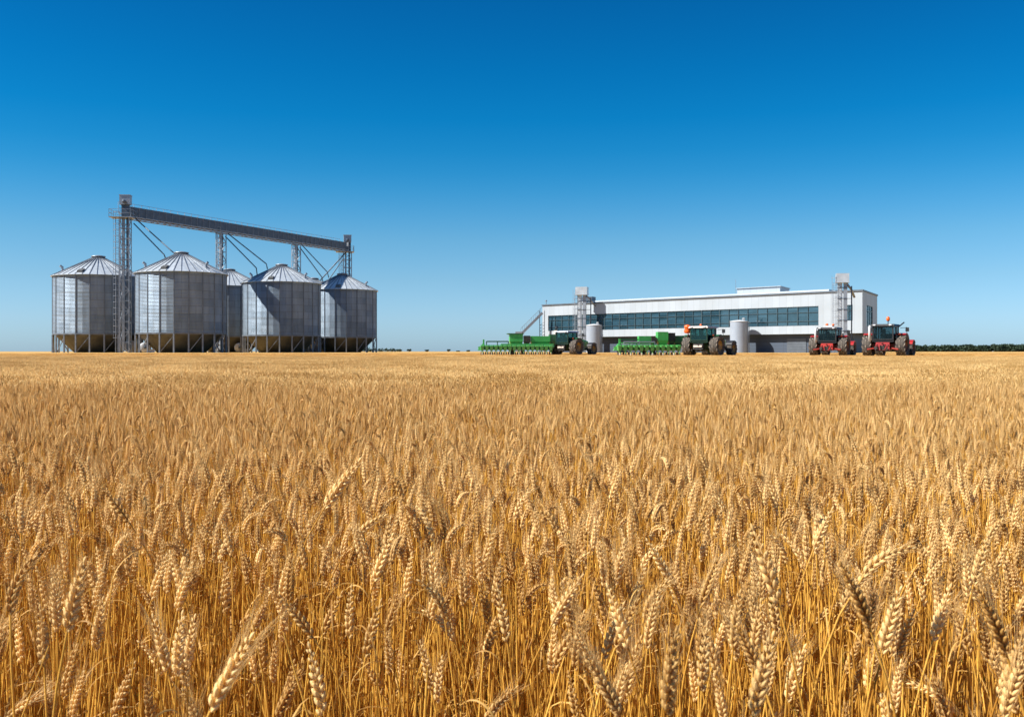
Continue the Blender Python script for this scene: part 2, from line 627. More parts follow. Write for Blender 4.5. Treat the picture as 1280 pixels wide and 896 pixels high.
def make_silo():
    root = thing('grain_silo', (0, 0, 0), '', 'grain silo')
    w = MB()
    a0 = PI / NF
    w.revolve([(SR, WZ0), (SR, WZ1)], NF * 2, cap=False, a0=a0)
    wall = w.build('wall', M['wall'], root)
    st = MB()
    for k in range(NF):
        a = a0 + 2 * PI * k / NF
        c, s = math.cos(a), math.sin(a)
        st.bar((SR * c, SR * s, WZ0), (SR * c, SR * s, WZ1 - .05), 0.13, 0.15)
    st.revolve([(SR + .02, WZ0 - .12), (SR + .10, WZ0 - .12), (SR + .10, WZ0 + .10), (SR + .02, WZ0 + .10)], NF, cap=False, a0=a0)
    st.build('stiffener', M['stiffener'], wall)
    r = MB()
    r.revolve([(SR + .30, WZ1 - .02), (SR + .30, WZ1 + .04), (0.95, RZ - .35), (0.95, RZ - .33)], NF * 2, cap=True, a0=a0)
    roof = r.build('roof', M['galv_roof'], root)
    rb = MB()
    for k in range(NF * 2):
        a = a0 + PI * k / NF
        c, s = math.cos(a), math.sin(a)
        rb.bar(((SR + .28) * c, (SR + .28) * s, WZ1 + .07), (1.0 * c, 1.0 * s, RZ - .31), 0.10 if k % 2 == 0 else 0.06, 0.10)
    rb.build('rib', M['steel_leg'], roof)
    cp = MB()
    cp.revolve([(0.98, RZ - .45), (0.98, RZ - .12), (1.08, RZ - .10), (1.05, RZ), (.3, RZ + .14)], 20)
    cp.build('roof_cap', M['galv'], roof, True)
    ht = MB()
    a = R(-95)
    c, s = math.cos(a), math.sin(a)
    rr = 5.9
    zz = WZ1 + (SR - rr) * (RZ - WZ1) / (SR - 1)
    px, py = Vector((c, s, 0)), Vector((-s, c, 0))
    b0 = Vector((rr * c, rr * s, zz))
    ht.hexa([b0 - py * .4 - px * .5 + Vector((0, 0, .0)), b0 + py * .4 - px * .5, b0 + py * .4 + px * .4 - Vector((0, 0, .35)), b0 - py * .4 + px * .4 - Vector((0, 0, .35)),
             b0 - py * .4 - px * .5 + Vector((0, 0, .6)), b0 + py * .4 - px * .5 + Vector((0, 0, .6)), b0 + py * .4 + px * .4 + Vector((0, 0, .25)), b0 - py * .4 + px * .4 + Vector((0, 0, .25))])
    ht.build('roof_hatch', M['hopper'], roof)
    for adeg in (-30, -150):
        v = MB()
        a = R(adeg)
        rr = 5.2
        zz = WZ1 + (SR - rr) * (RZ - WZ1) / (SR - 1)
        v.tube([(rr * math.cos(a), rr * math.sin(a), zz - .2), (rr * math.cos(a), rr * math.sin(a), zz + .55), ((rr + .35) * math.cos(a), (rr + .35) * math.sin(a), zz + .8)], .2, 8)
        v.build('roof_vent', M['galv'], roof)
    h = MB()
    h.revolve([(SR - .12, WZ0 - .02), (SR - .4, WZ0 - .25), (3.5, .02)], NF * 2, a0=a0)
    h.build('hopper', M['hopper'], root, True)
    for k in range(NF):
        a = a0 + 2 * PI * k / NF
        c, s = math.cos(a), math.sin(a)
        l = MB()
        l.bar((SR * c, SR * s, 0), (SR * c, SR * s, WZ0 - .13), 0.24, 0.2)
        l.build('leg', M['steel_leg'], root)
    for k in range(0, NF, 2):
        a, b = a0 + 2 * PI * k / NF, a0 + 2 * PI * (k + 1) / NF
        l = MB()
        q = SR - .14
        l.bar((q * math.cos(a), q * math.sin(a), .1), (q * math.cos(b), q * math.sin(b), WZ0 - .3), 0.10, 0.10)
        l.build('brace', M['steel_leg'], root)
    return root


SILOS = [  # px centre, distance, label
    (123, 156, 'galvanised grain silo at the outer end beside the tall ladder tower'),
    (227, 150, 'widest galvanised grain silo, nearest, second in the front row'),
    (287, 181, 'galvanised grain silo mostly hidden behind the widest silo'),
    (352, 171, 'galvanised grain silo with a curved shadow falling across its front'),
    (392, 203, 'galvanised grain silo hidden at the back, only its roof peak showing'),
    (428, 191, 'galvanised grain silo at the end farthest along, below the short head tower'),
]
proto = make_silo()
GY = gz(150)
SILO_POS = []
for i, (px, d, lab) in enumerate(SILOS):
    o = proto if i == 0 else copy_tree(proto)
    o.location = ((px - CX) / FPX * d, d, GY)
    o.rotation_euler = (0, 0, [0.05, 0.0, .1, .02, .2, .12][i])
    tag(o, lab, 'grain silo', 'hopper bottom grain silos')
    SILO_POS.append(Vector(o.location))


# ------------------------------------------------------------------ conveyor gallery and towers
G0 = Vector((-58.7, 150.0, 0))
G1 = Vector((-33.4, 201.0, 0))
GD = (G1 - G0).normalized()
GN = Vector((GD.y, -GD.x, 0))                                # towards the right / camera
ANG = math.atan2(GD.y, GD.x)
DECK = 21.25                                                # world z of conveyor bottom


def lattice(mb, w, d, z0, z1, step=1.5, t=.09):
    cs = [(-w / 2, -d / 2), (w / 2, -d / 2), (w / 2, d / 2), (-w / 2, d / 2)]
    for x, y in cs:
        mb.bar((x, y, z0), (x, y, z1), t * 1.3)
    n = max(1, round((z1 - z0) / step))
    for i in range(n + 1):
        z = z0 + (z1 - z0) * i / n
        for k in range(4):
            a, b = cs[k], cs[(k + 1) % 4]
            if i < n or True:
                mb.bar((a[0], a[1], z), (b[0], b[1], z), t)
            if i < n:
                z2 = z0 + (z1 - z0) * (i + 1) / n
                p, q = (a, b) if (i + k) % 2 else (b, a)
                mb.bar((p[0], p[1], z), (q[0], q[1], z2), t * .8)


def ladder(mb, x, y, z0, z1, cage=True):
    for dx in (-.25, .25):
        mb.bar((x + dx, y, z0), (x + dx, y, z1), .06)
    z = z0 + .3
    while z < z1:
        mb.bar((x - .25, y, z), (x + .25, y, z), .04)
        z += .3
    if cage:
        z = z0 + 2.2
        pts0 = [(-.35, 0), (-.42, -.5), (0, -.75), (.42, -.5), (.35, 0)]
        while z < z1 + 1:
            for p, q in zip(pts0, pts0[1:]):
                mb.bar((x + p[0], y + p[1], z), (x + q[0], y + q[1], z), .045)
            z += .9
        for p in pts0[1:4]:
            mb.bar((x + p[0], y + p[1], z0 + 2.2), (x + p[0], y + p[1], z1 + .9), .04)


def railing(mb, pts, h=1.05, post=1.5, t=.05):
    for a, b in zip(pts, pts[1:]):
        a, b = Vector(a), Vector(b)
        n = max(1, int((b - a).length / post))
        for i in range(n + 1):
            p = a + (b - a) * i / n
            mb.bar(p, p + Vector((0, 0, h)), t)
        for hh in (h, h * .5):
            mb.bar(a + Vector((0, 0, hh)), b + Vector((0, 0, hh)), t)


def elevator(name, base, rz, h, w, label, head=True, head_size=(1.5, 1.25, 1.35), group=None, side_ladder=True, cw=.16, rest=0.0, legs_up=None, plat=True):
    root = thing(name, base, label, 'elevator tower', group, rz)
    f = MB()
    lattice(f, w, w, 0, h)
    f.build('lattice_frame', M['galv'], root)
    for s in (-1, 1):
        c = MB()
        c.box(s * w * .22 - cw, s * w * .22 + cw, -cw * 1.2, cw * 1.2, .3, legs_up or h)
        c.build('leg_casing', M['galv_dark'] if s > 0 else M['galv'], root)
    if side_ladder:
        l = MB()
        ladder(l, -w / 2 - .55, -.1, 0, h, True)
        l.build('caged_ladder', M['galv'], root)
    if plat:
        p = MB()
        p.box(-w / 2 - 1.5, w / 2 + .5, -w / 2 - .6, w / 2 + .6, h - .0, h + .1)
        pl = p.build('platform', M['galv'], root)
        r_ = MB()
        x0, x1, y0, y1 = -w / 2 - 1.45, w / 2 + .45, -w / 2 - .55, w / 2 + .55
        railing(r_, [(x0, y0, h + .1), (x1, y0, h + .1), (x1, y1, h + .1), (x0, y1, h + .1), (x0, y0, h + .1)], 1.1, 1.1)
        r_.build('railing', M['galv'], pl)
    if head:
        hx, hy, hz = head_size
        b = MB()
        zt = h + 2.0 if plat else h
        b.box(-hx / 2, hx / 2, -hy / 2, hy / 2, zt, zt + hz)
        b.box(-hx / 2 - .06, hx / 2 + .06, -hy / 2 - .06, hy / 2 + .06, zt + hz, zt + hz + .1)
        hd = b.build('head_box', M['galv'], root)
        if plat:
            n = MB()
            n.box(-w * .42, w * .42, -.3, .3, h + .1, zt)
            n.build('head_neck', M['galv_dark'], hd)
        mo = MB()
        mo.revolve([(.22, 0), (.26, .05), (.26, .55), (.2, .6)], 12, (0, -hy / 2 - .62, zt + .35), 'y')
        mo.build('drive_motor', M['galv_dark'], hd, True)
    return root


tz = DECK - GY
p1 = G0 - GD * .2 + Vector((.65, 0, 0))
elevator('elevator_tower', (p1.x, p1.y, GY), 0.12, tz, 1.3, 'tall lattice elevator tower with ladder cage and grey head box beside the widest silo', group='towers carrying the overhead conveyor')
for t_, lab in ((.37, 'slim lattice support tower rising behind the widest silo'), (.72, 'slim lattice support tower rising behind the shadowed silo')):
    p = G0 + (G1 - G0) * t_
    elevator('support_tower', (p.x, p.y, GY), ANG, tz - .1, 1.15, lab, head=False, cw=.11, group='towers carrying the overhead conveyor', plat=False)
p4 = G1 + GD * .3
elevator('elevator_tower', (p4.x, p4.y, GY), 0.2, tz, 1.6, 'elevator tower with grey head box at the far lower looking end of the conveyor', group='towers carrying the overhead conveyor')

gal = thing('overhead_conveyor', (G0.x, G0.y, DECK), 'long dark enclosed conveyor gallery running above all the silos', 'conveyor', None, ANG)
GL = (G1 - G0).length
b = MB()
b.box(1.0, GL - .8, -.62, .62, .42, 1.85)
gb = b.build('conveyor_housing', M['galv_dark'], gal)
b = MB()
for i in range(int(GL / 1.35)):
    x = 1.3 + i * 1.35
    b.box(x, x + .07, -.66, .66, .42, 1.9)
b.build('cover_flange', M['steel_leg'], gb)
b = MB()
n = 44
for y in (-.6, .6):
    b.bar((.6, y, .05), (GL, y, .05), .12)
    b.bar((.6, y, .36), (GL, y, .36), .10)
    for i in range(n):
        x0, x1 = .6 + (GL - .6) * i / n, .6 + (GL - .6) * (i + 1) / n
        b.bar((x0, y, .05 if i % 2 else .36), (x1, y, .36 if i % 2 else .05), .06)
for i in range(n + 1):
    x0 = .6 + (GL - .6) * i / n
    b.bar((x0, -.6, .05), (x0, .6, .05), .06)
b.build('girder', M['galv'], gal)
b = MB()
b.box(.6, GL - .3, .68, 1.55, .86, .92)
wk = b.build('walkway', M['galv'], gal)
b = MB()
railing(b, [(.6, 1.53, .92), (GL - .3, 1.53, .92)], 1.75, 1.5, .05)
b.build('railing', M['galv'], wk)


def spout(pts, label, r=.095):
    b = MB()
    b.tube(pts, r, 8)
    return tag(b.build('grain_spout', M['galv_dark'], None, True), label, 'spout', 'spouts feeding the silos')


def gp(t_, side=0, z=0):
    p = G0 + (G1 - G0) * t_ + GN * side
    return Vector((p.x, p.y, DECK + z))


def apex(i, dx=0, dy=0, dz=0):
    p = SILO_POS[i]
    return Vector((p.x + dx, p.y + dy, GY + RZ + dz))


spout([gp(.035, .5, .2), apex(1, -1.15, .2, -.15), apex(1, -.7, .1, -.3)], 'upper thin pipe slanting from the ladder tower to the widest silo')
spout([gp(.030, .5, -.6), apex(1, -2.6, -.1, -.35), apex(1, -2.3, -.1, -1.1)], 'lower thin pipe slanting from the ladder tower to the widest silo')
spout([gp(.385, .4, .2), apex(3, -2.6, -.1, .1), apex(3, -2.4, -.1, -.8)], 'upper thin pipe slanting down to the shadowed silo roof')
spout([gp(.380, .4, -.5), apex(3, -4.3, -.2, -.6), apex(3, -4.1, -.2, -2.2)], 'lower thin pipe slanting down to the shadowed silo roof')
spout([gp(.735, .4, .2), apex(5, -2.9, 0, .3), apex(5, -2.6, 0, -.8)], 'upper thin pipe slanting toward the end silo roof')
spout([gp(.730, .4, -.5), apex(5, -4.0, 0, -.6), apex(5, -3.7, 0, -1.6)], 'lower thin pipe slanting toward the end silo roof')
spout([gp(.985, .4, -.2), apex(4, 2.0, 0, .3), apex(4, 1.4, 0, -.4)], 'thin pipe slanting back from the short head tower to the hidden rear silo', .13)
spout([gp(.975, .2, -1.5), apex(4, 2.9, 0, -.6), apex(4, 2.4, 0, -1.0)], 'lower thin pipe slanting back from the short head tower')
# pale fans and ducts standing between the silo legs
for px, d, s, lab in ((162.5, 151.5, 1.0, 'white aeration fan on the ground beside the ladder tower'), (181, 147, .8, 'small white aeration fan before the legs of the widest silo'), (299, 176, .9, 'white aeration fan in the gap between the middle silos')):
    f = thing('aeration_fan', ((px - CX) / FPX * d, d, GY), lab, 'fan', 'aeration fans among the silo legs', .4, s)
    b = MB()
    b.revolve([(.3, -.45), (.85, -.45), (.95, -.3), (.95, .3), (.85, .45), (.3, .45)], 18, (0, 0, .98), 'y')
    b.build('fan_housing', M['white_metal'], f, True)
    b = MB()
    b.hexa([(.2, -.4, .05), (1.7, -.4, .05), (1.7, .4, .05), (.2, .4, .05), (.2, -.4, .6), (1.7, -.35, .7), (1.7, .35, .7), (.2, .4, .6)])
    b.build('outlet_duct', M['white_metal'], f)
    b = MB()
    b.revolve([(.18, 0), (.24, .04), (.24, .55), (.16, .6)], 12, (0, -1.06, .98), 'y')
    b.build('fan_motor', M['galv_dark'], f, True)


# ------------------------------------------------------------------ factory building
def ground_pt(px, d):
    return Vector(((px - CX) / FPX * d, d, 0))


PR = ground_pt(1078, 140.0)
PL = ground_pt(678, 185.5)
PE = ground_pt(1096.5, 152.8)
FA = (PL - PR)
FL = FA.length
FA.normalize()
BG = gz(140)
brz = math.atan2(FA.y, FA.x)
WD = PE - PR
wx, wy = WD.dot(FA), WD.dot(Vector((-FA.y, FA.x, 0)))       # local depth vector (wy negative)
bld = thing('factory_building', (PR.x, PR.y, BG), 'long white two storey factory building with a ribbon window and dark grey base', 'building', None, brz)


def zb(py, d):
    return CAMZ + (HY - py) / FPX * d - BG


ZT, ZB = zb(363.8, 140), zb(416.3, 140)
WT, WB = zb(382.5, 144.9), zb(406.8, 144.9)


def skew(x, k):                                              # local point: x along facade, k = 0..1 depth
    return (x + wx * k, wy * k)


def slab(mb, x0, x1, k0, k1, z0, z1):
    p = [skew(x0, k0), skew(x1, k0), skew(x1, k1), skew(x0, k1)]
    mb.hexa([(*p[0], z0), (*p[3], z0), (*p[2], z0), (*p[1], z0), (*p[0], z1), (*p[3], z1), (*p[2], z1), (*p[1], z1)])


WX0, WX1 = 6.75, FL - 1.5                                    # ribbon window along the facade
SX0, SX1 = 1.45, 2.75                                        # small window
T = 0.02                                                     # depth fraction of the front wall (0.3 m)
w = MB()
slab(w, 0, FL, 0, T, WT, ZT)
slab(w, 0, FL, 0, T, ZB, WB)
slab(w, 0, SX0, 0, T, WB, WT)
slab(w, SX1, WX0, 0, T, WB, WT)
slab(w, WX1, FL, 0, T, WB, WT)
TX = .3
slab(w, 0, TX, T, .27, ZB, ZT)
slab(w, 0, TX, .67, 1, ZB, ZT)
slab(w, 0, TX, .27, .67, ZB, WB - .1)
slab(w, 0, TX, .27, .67, WT + .05, ZT)
slab(w, FL - .3, FL, T, 1, ZB, ZT)
slab(w, TX, FL - .3, 1 - T, 1, ZB, ZT)
w.build('upper_wall', M['clad'], bld)
w = MB()
slab(w, TX, FL - .3, T, 1 - T, ZB + .02, ZB + .25)
w.build('soffit', M['trim'], bld)
w = MB()
slab(w, 1.6, FL - 1.0, .085, .93, -.05, ZB + .02)
lw = w.build('lower_wall', M['plinth'], bld)
w = MB()
for x in (9, 20, 31, 42, 53):
    slab(w, x, x + 3.2, .079, .0855, 0.02, 2.15)
    for z in (.45, .88, 1.31, 1.74):
        slab(w, x + .05, x + 3.15, .0775, .079, z, z + .03)
    w.build('loading_door', M['trim'], lw)
    w = MB()
w = MB()
slab(w, TX, FL - .3, .30, .32, ZB + .25, ZT - .3)
w.build('interior_wall', M['inside'], bld)
rnd = random.Random(5)
w = MB()
x = 22.0
while x < 50:
    ww = rnd.uniform(.5, 1.6)
    k = rnd.uniform(.06, .12)
    slab(w, x, x + ww, k, k + .05, ZB + .26, WB + rnd.uniform(.35, 1.1))
    x += ww + rnd.uniform(.1, .9)
w.build('reflection_block', M['reflection'], bld)  # made-up dark boxes behind the glass, standing in for reflected trees
w = MB()
slab(w, -.12, FL + .12, -.012, 1.012, ZT, ZT + .22)
rf = w.build('roof', M['trim'], bld)
w = MB()
slab(w, 5.5, FL - 8, .14, .9, ZT + .22, ZT + .62)
w.build('roof_deck', M['clad_roof'], rf)
w = MB()
slab(w, 14.2, 22.0, .30, .75, ZT + .62, ZT + 1.55)
slab(w, 14.05, 22.15, .285, .765, ZT + 1.55, ZT + 1.65)
w.build('roof_penthouse', M['clad'], rf)
w = MB()
slab(w, 51.5, 54.0, .10, .22, ZT + .62, ZT + 1.35)
w.build('roof_unit', M['galv_dark'], rf)
w = MB()
w.tube([(FL - .5, -.5, ZT + .2), (FL - .5, -.5, ZT + .85)], .06, 6)
w.revolve([(.01, -.15), (.18, -.08), (.18, .08), (.01, .15)], 10, (FL - .5, -.5, ZT + .95))
w.build('roof_beacon', M['galv'], rf)
w = MB()
w.tube([(23.5, -4.0, ZT + .6), (23.5, -4.0, ZT + 3.0)], .03, 6)
w.build('roof_aerial', M['galv'], rf)


w = MB()
rnd = random.Random(31)
for i in range(32):
    if rnd.random() < .2:
        x0 = WX0 + (WX1 - WX0) * i / 32
        x1 = WX0 + (WX1 - WX0) * (i + 1) / 32
        slab(w, x0 + .12, x1 - .12, T * .9, T * .95, WT - rnd.choice((.8, .8, 1.4, 2.1)), WT - .05)
w.build('window_blind', M['inside'], bld)


def window(x0, x1, z0, z1, nv, hs):
    g = MB()
    slab(g, x0, x1, T * .55, T * .62, z0, z1)
    wd = g.build('window', M['glass'], bld)
    f = MB()
    for i in range(nv + 1):
        x = x0 + (x1 - x0) * i / nv
        hw = .03 if i % 2 else .05
        slab(f, max(x0, x - hw), min(x1, x + hw), T * .15, T * .53, z0 + .08, z1 - .08)
    for z in [z0 + .04, z1 - .04] + hs:
        slab(f, x0, x1, T * .13, T * .51, z - .03, z + .03)
    f.build('window_frame', M['mullion'], wd)


window(WX0, WX1, WB, WT, 32, [WT - (WT - WB) * .31, WB + (WT - WB) * .24])
window(SX0, SX1, WB + .6, WT, 2, [WT - .8])
w = MB()
slab(w, SX0, SX1, 0, T, WB, WB + .6)
w.build('window_apron', M['clad'], bld)
g = MB()
slab(g, .12, .16, .27, .67, WB - .1, WT + .05)
wd = g.build('window', M['glass'], bld)
f = MB()
for k in (.27, .40, .53, .66):
    slab(f, .04, .11, k, k + .01, WB - .1, WT + .05)
slab(f, .03, .10, .27, .67, WT - .8, WT - .7)
f.build('window_frame', M['mullion'], wd)


# conveyor towers in front of the factory
def duct_tower(px, d, top_py, w, hw, hh, label):
    base = ground_pt(px, d)
    root = thing('elevator_tower', (base.x, base.y, gz(d)), label, 'elevator tower', 'elevator towers in front of the factory', -.25)
    h = CAMZ + (HY - top_py) / FPX * d - gz(d)
    hb = h - hh
    c = MB()
    c.box(-w * .5, -w * .02, -.3, .3, .2, hb)
    c.build('leg_casing', M['galv_roof'], root)
    c = MB()
    c.box(w * .12, w * .5, -.3, .3, .2, hb)
    c.build('leg_casing', M['galv'], root)
    f = MB()
    for z in [1.5 * i for i in range(1, int(hb / 1.5) + 1)]:
        f.bar((-w * .52, -.34, z), (w * .52, -.34, z), .08)
        f.bar((-w * .52, .34, z), (w * .52, .34, z), .08)
        f.bar((w * .52, .34, z), (w * 1.0, .6, z), .06)
    f.bar((w * 1.0, .6, 0), (w * 1.0, .6, hb - .5), .16)
    f.build('bracing', M['galv_dark'], root)
    l = MB()
    ladder(l, -w * .5 - .35, -.05, 0, hb, True)
    l.build('caged_ladder', M['galv'], root)
    b = MB()
    b.box(-hw / 2, hw / 2, -hw * .42, hw * .42, hb, h)
    b.box(-hw / 2 - .05, hw / 2 + .05, -hw * .42 - .05, hw * .42 + .05, hb - .08, hb)
    hd = b.build('head_box', M['galv_roof'], root)
    s = MB()
    s.tube([(hw * .3, .2, hb - .1), (hw * .7, .8, hb - .9), (hw * 1.0, 1.6, hb - 2.0)], .16, 8)
    s.build('discharge_pipe', M['galv'], root, True)
    return root


duct_tower(727.5, 174.5, 359, 1.45, 2.05, 1.3, 'grey elevator tower in front of the factory between its left window bays')
duct_tower(1053, 137, 342, 1.25, 1.7, 1.2, 'grey elevator tower at the factory corner behind a red tractor')


def storage_tank(px, d, wpx, top_py, label):
    base = ground_pt(px, d)
    r = wpx / FPX * d / 2
    z0 = gz(d)
    h = CAMZ + (HY - top_py) / FPX * d - z0
    root = thing('storage_tank', (base.x, base.y, z0), label, 'storage tank', 'pale storage tanks in front of the factory')
    b = MB()
    prof = [(r, 0)]
    n = 14
    for i in range(n):
        z = h * (i + .5) / n
        prof += [(r, z - h * .42 / n), (r + .015, z), (r, z + h * .42 / n)]
    prof += [(r, h)]
    b.revolve(prof, 40)
    b.build('tank_shell', M['tank'], root, True)
    b = MB()
    b.revolve([(r + .05, h), (r + .05, h + .08), (r * .5, h + .22), (.05, h + .28)], 40)
    b.build('tank_lid', M['white_metal'], root, True)
    b = MB()
    b.revolve([(.22, h + .15), (.22, h + .5), (.28, h + .52), (.05, h + .6)], 12, (r * .45, -.3, 0))
    b.build('filler_cap', M['white_metal'], root, True)
    b = MB()
    ladder(b, 0, -r - .12, 0, h, False)
    ld = b.build('ladder', M['galv'], root)
    ld.rotation_euler = (0, 0, 1.0)
    return root


storage_tank(742.5, 171.5, 19.5, 407, 'pale cylindrical storage tank behind the smaller green tractor')
storage_tank(924, 151.6, 22.5, 402.3, 'pale cylindrical storage tank beside the larger green tractor')

# inclined conveyor at the far left corner of the factory
ia, ib = at(651, 418, 183), at(678, 391, 183.5)
inc = thing('inclined_conveyor', (ia.x, ia.y, gz(183)), 'thin grey inclined conveyor climbing to the factory roof behind a green planter', 'conveyor')
lo = Vector((0, 0, ia.z - gz(183)))
hi = Vector((ib.x - ia.x, ib.y - ia.y, ib.z - gz(183)))
dn = (hi - lo).normalized()
b = MB()
b.bar(lo - dn * 3.0, hi, .36, .46)
b.build('conveyor_tube', M['galv'], inc)
b = MB()
for i in range(12):
    p = lo + (hi - lo) * i / 12
    b.bar(p + Vector((0, 0, .35)), p + Vector((0, 0, 1.1)), .05)
b.bar(lo + Vector((0, 0, 1.1)), hi + Vector((0, 0, 1.1)), .05)
b.build('handrail', M['galv'], inc)
b = MB()
b.box(-1.0, .2, -.6, .6, .2, lo.z + .5)
b.build('intake_hopper', M['galv'], inc)
b = MB()
for i in range(9):
    z = .4 + i * 5.2 / 9
    b.bar((hi.x - .5, hi.y, z), (hi.x + .4, hi.y, z), .07)
    b.bar((hi.x - .5, hi.y, z), (hi.x + .4, hi.y, z + 5.2 / 9), .05)
for dx in (-.5, .4):
    b.bar((hi.x + dx, hi.y, 0), (hi.x + dx, hi.y, hi.z + .4), .12)
b.build('support_frame', M['galv_dark'], inc)


# ------------------------------------------------------------------ tractors
def wheel(root, x, y, r, w, rim_mat, lugs, side):
    """axis along local y; side = +1 / -1 outward"""
    hub = bpy.data.objects.new('wheel', None)
    C.objects.link(hub)
    hub.parent = root
    hub.location = (x, y, r)
    b = MB()
    ri = r * .52
    b.revolve([(ri, -w * .40), (r * .80, -w * .50), (r * .92, -w * .47), (r * .965, -w * .30), (r * .97, 0), (r * .965, w * .30), (r * .92, w * .47), (r * .80, w * .50), (ri, w * .40)], 36, axis='y', cap=False)
    for k in range(lugs):
        b.mi = 1
        for s in (-1, 1):
            a = 2 * PI * (k + (.5 if s > 0 else 0)) / lugs
            a2 = a + 2 * PI * 1.1 / lugs
            p = []
            for aa, yy in ((a, s * w * .02), (a2, s * w * .50)):
                rr0, rr1 = (r * .93, r * 1.01) if abs(yy) < w * .3 else (r * .86, r * .985)
                da = .20 * 2 * PI / lugs
                for q in (-da, da):
                    p.append([(rr * math.sin(aa + q), yy, rr * math.cos(aa + q)) for rr in (rr0, rr1)])
            b.hexa([p[0][0], p[1][0], p[3][0], p[2][0], p[0][1], p[1][1], p[3][1], p[2][1]])
    b.build('tyre', [M['tyre'], M['tyre_lug']], hub)
    c = MB()
    s = side
    c.revolve([(.02, s * w * .10), (r * .14, s * w * .12), (r * .16, s * w * .02), (r * .44, -s * w * .02), (r * .50, s * w * .22), (r * .57, s * w * .40), (r * .58, s * w * .30)], 28, axis='y', cap=False)
    c.revolve([(ri, -w * .39), (ri, w * .39)], 28, axis='y', cap=False)
    c.build('rim', rim_mat, hub, True)
    c = MB()
    for k in range(8):
        a = 2 * PI * k / 8
        c.revolve([(.03, 0), (.03, s * .05)], 6, (r * .24 * math.sin(a), s * w * .03, r * .24 * math.cos(a)), 'y')
    c.revolve([(r * .12, s * w * .10), (r * .10, s * w * .28), (.01, s * w * .30)], 14, axis='y')
    c.build('hub', M['iron'], hub)
    return hub


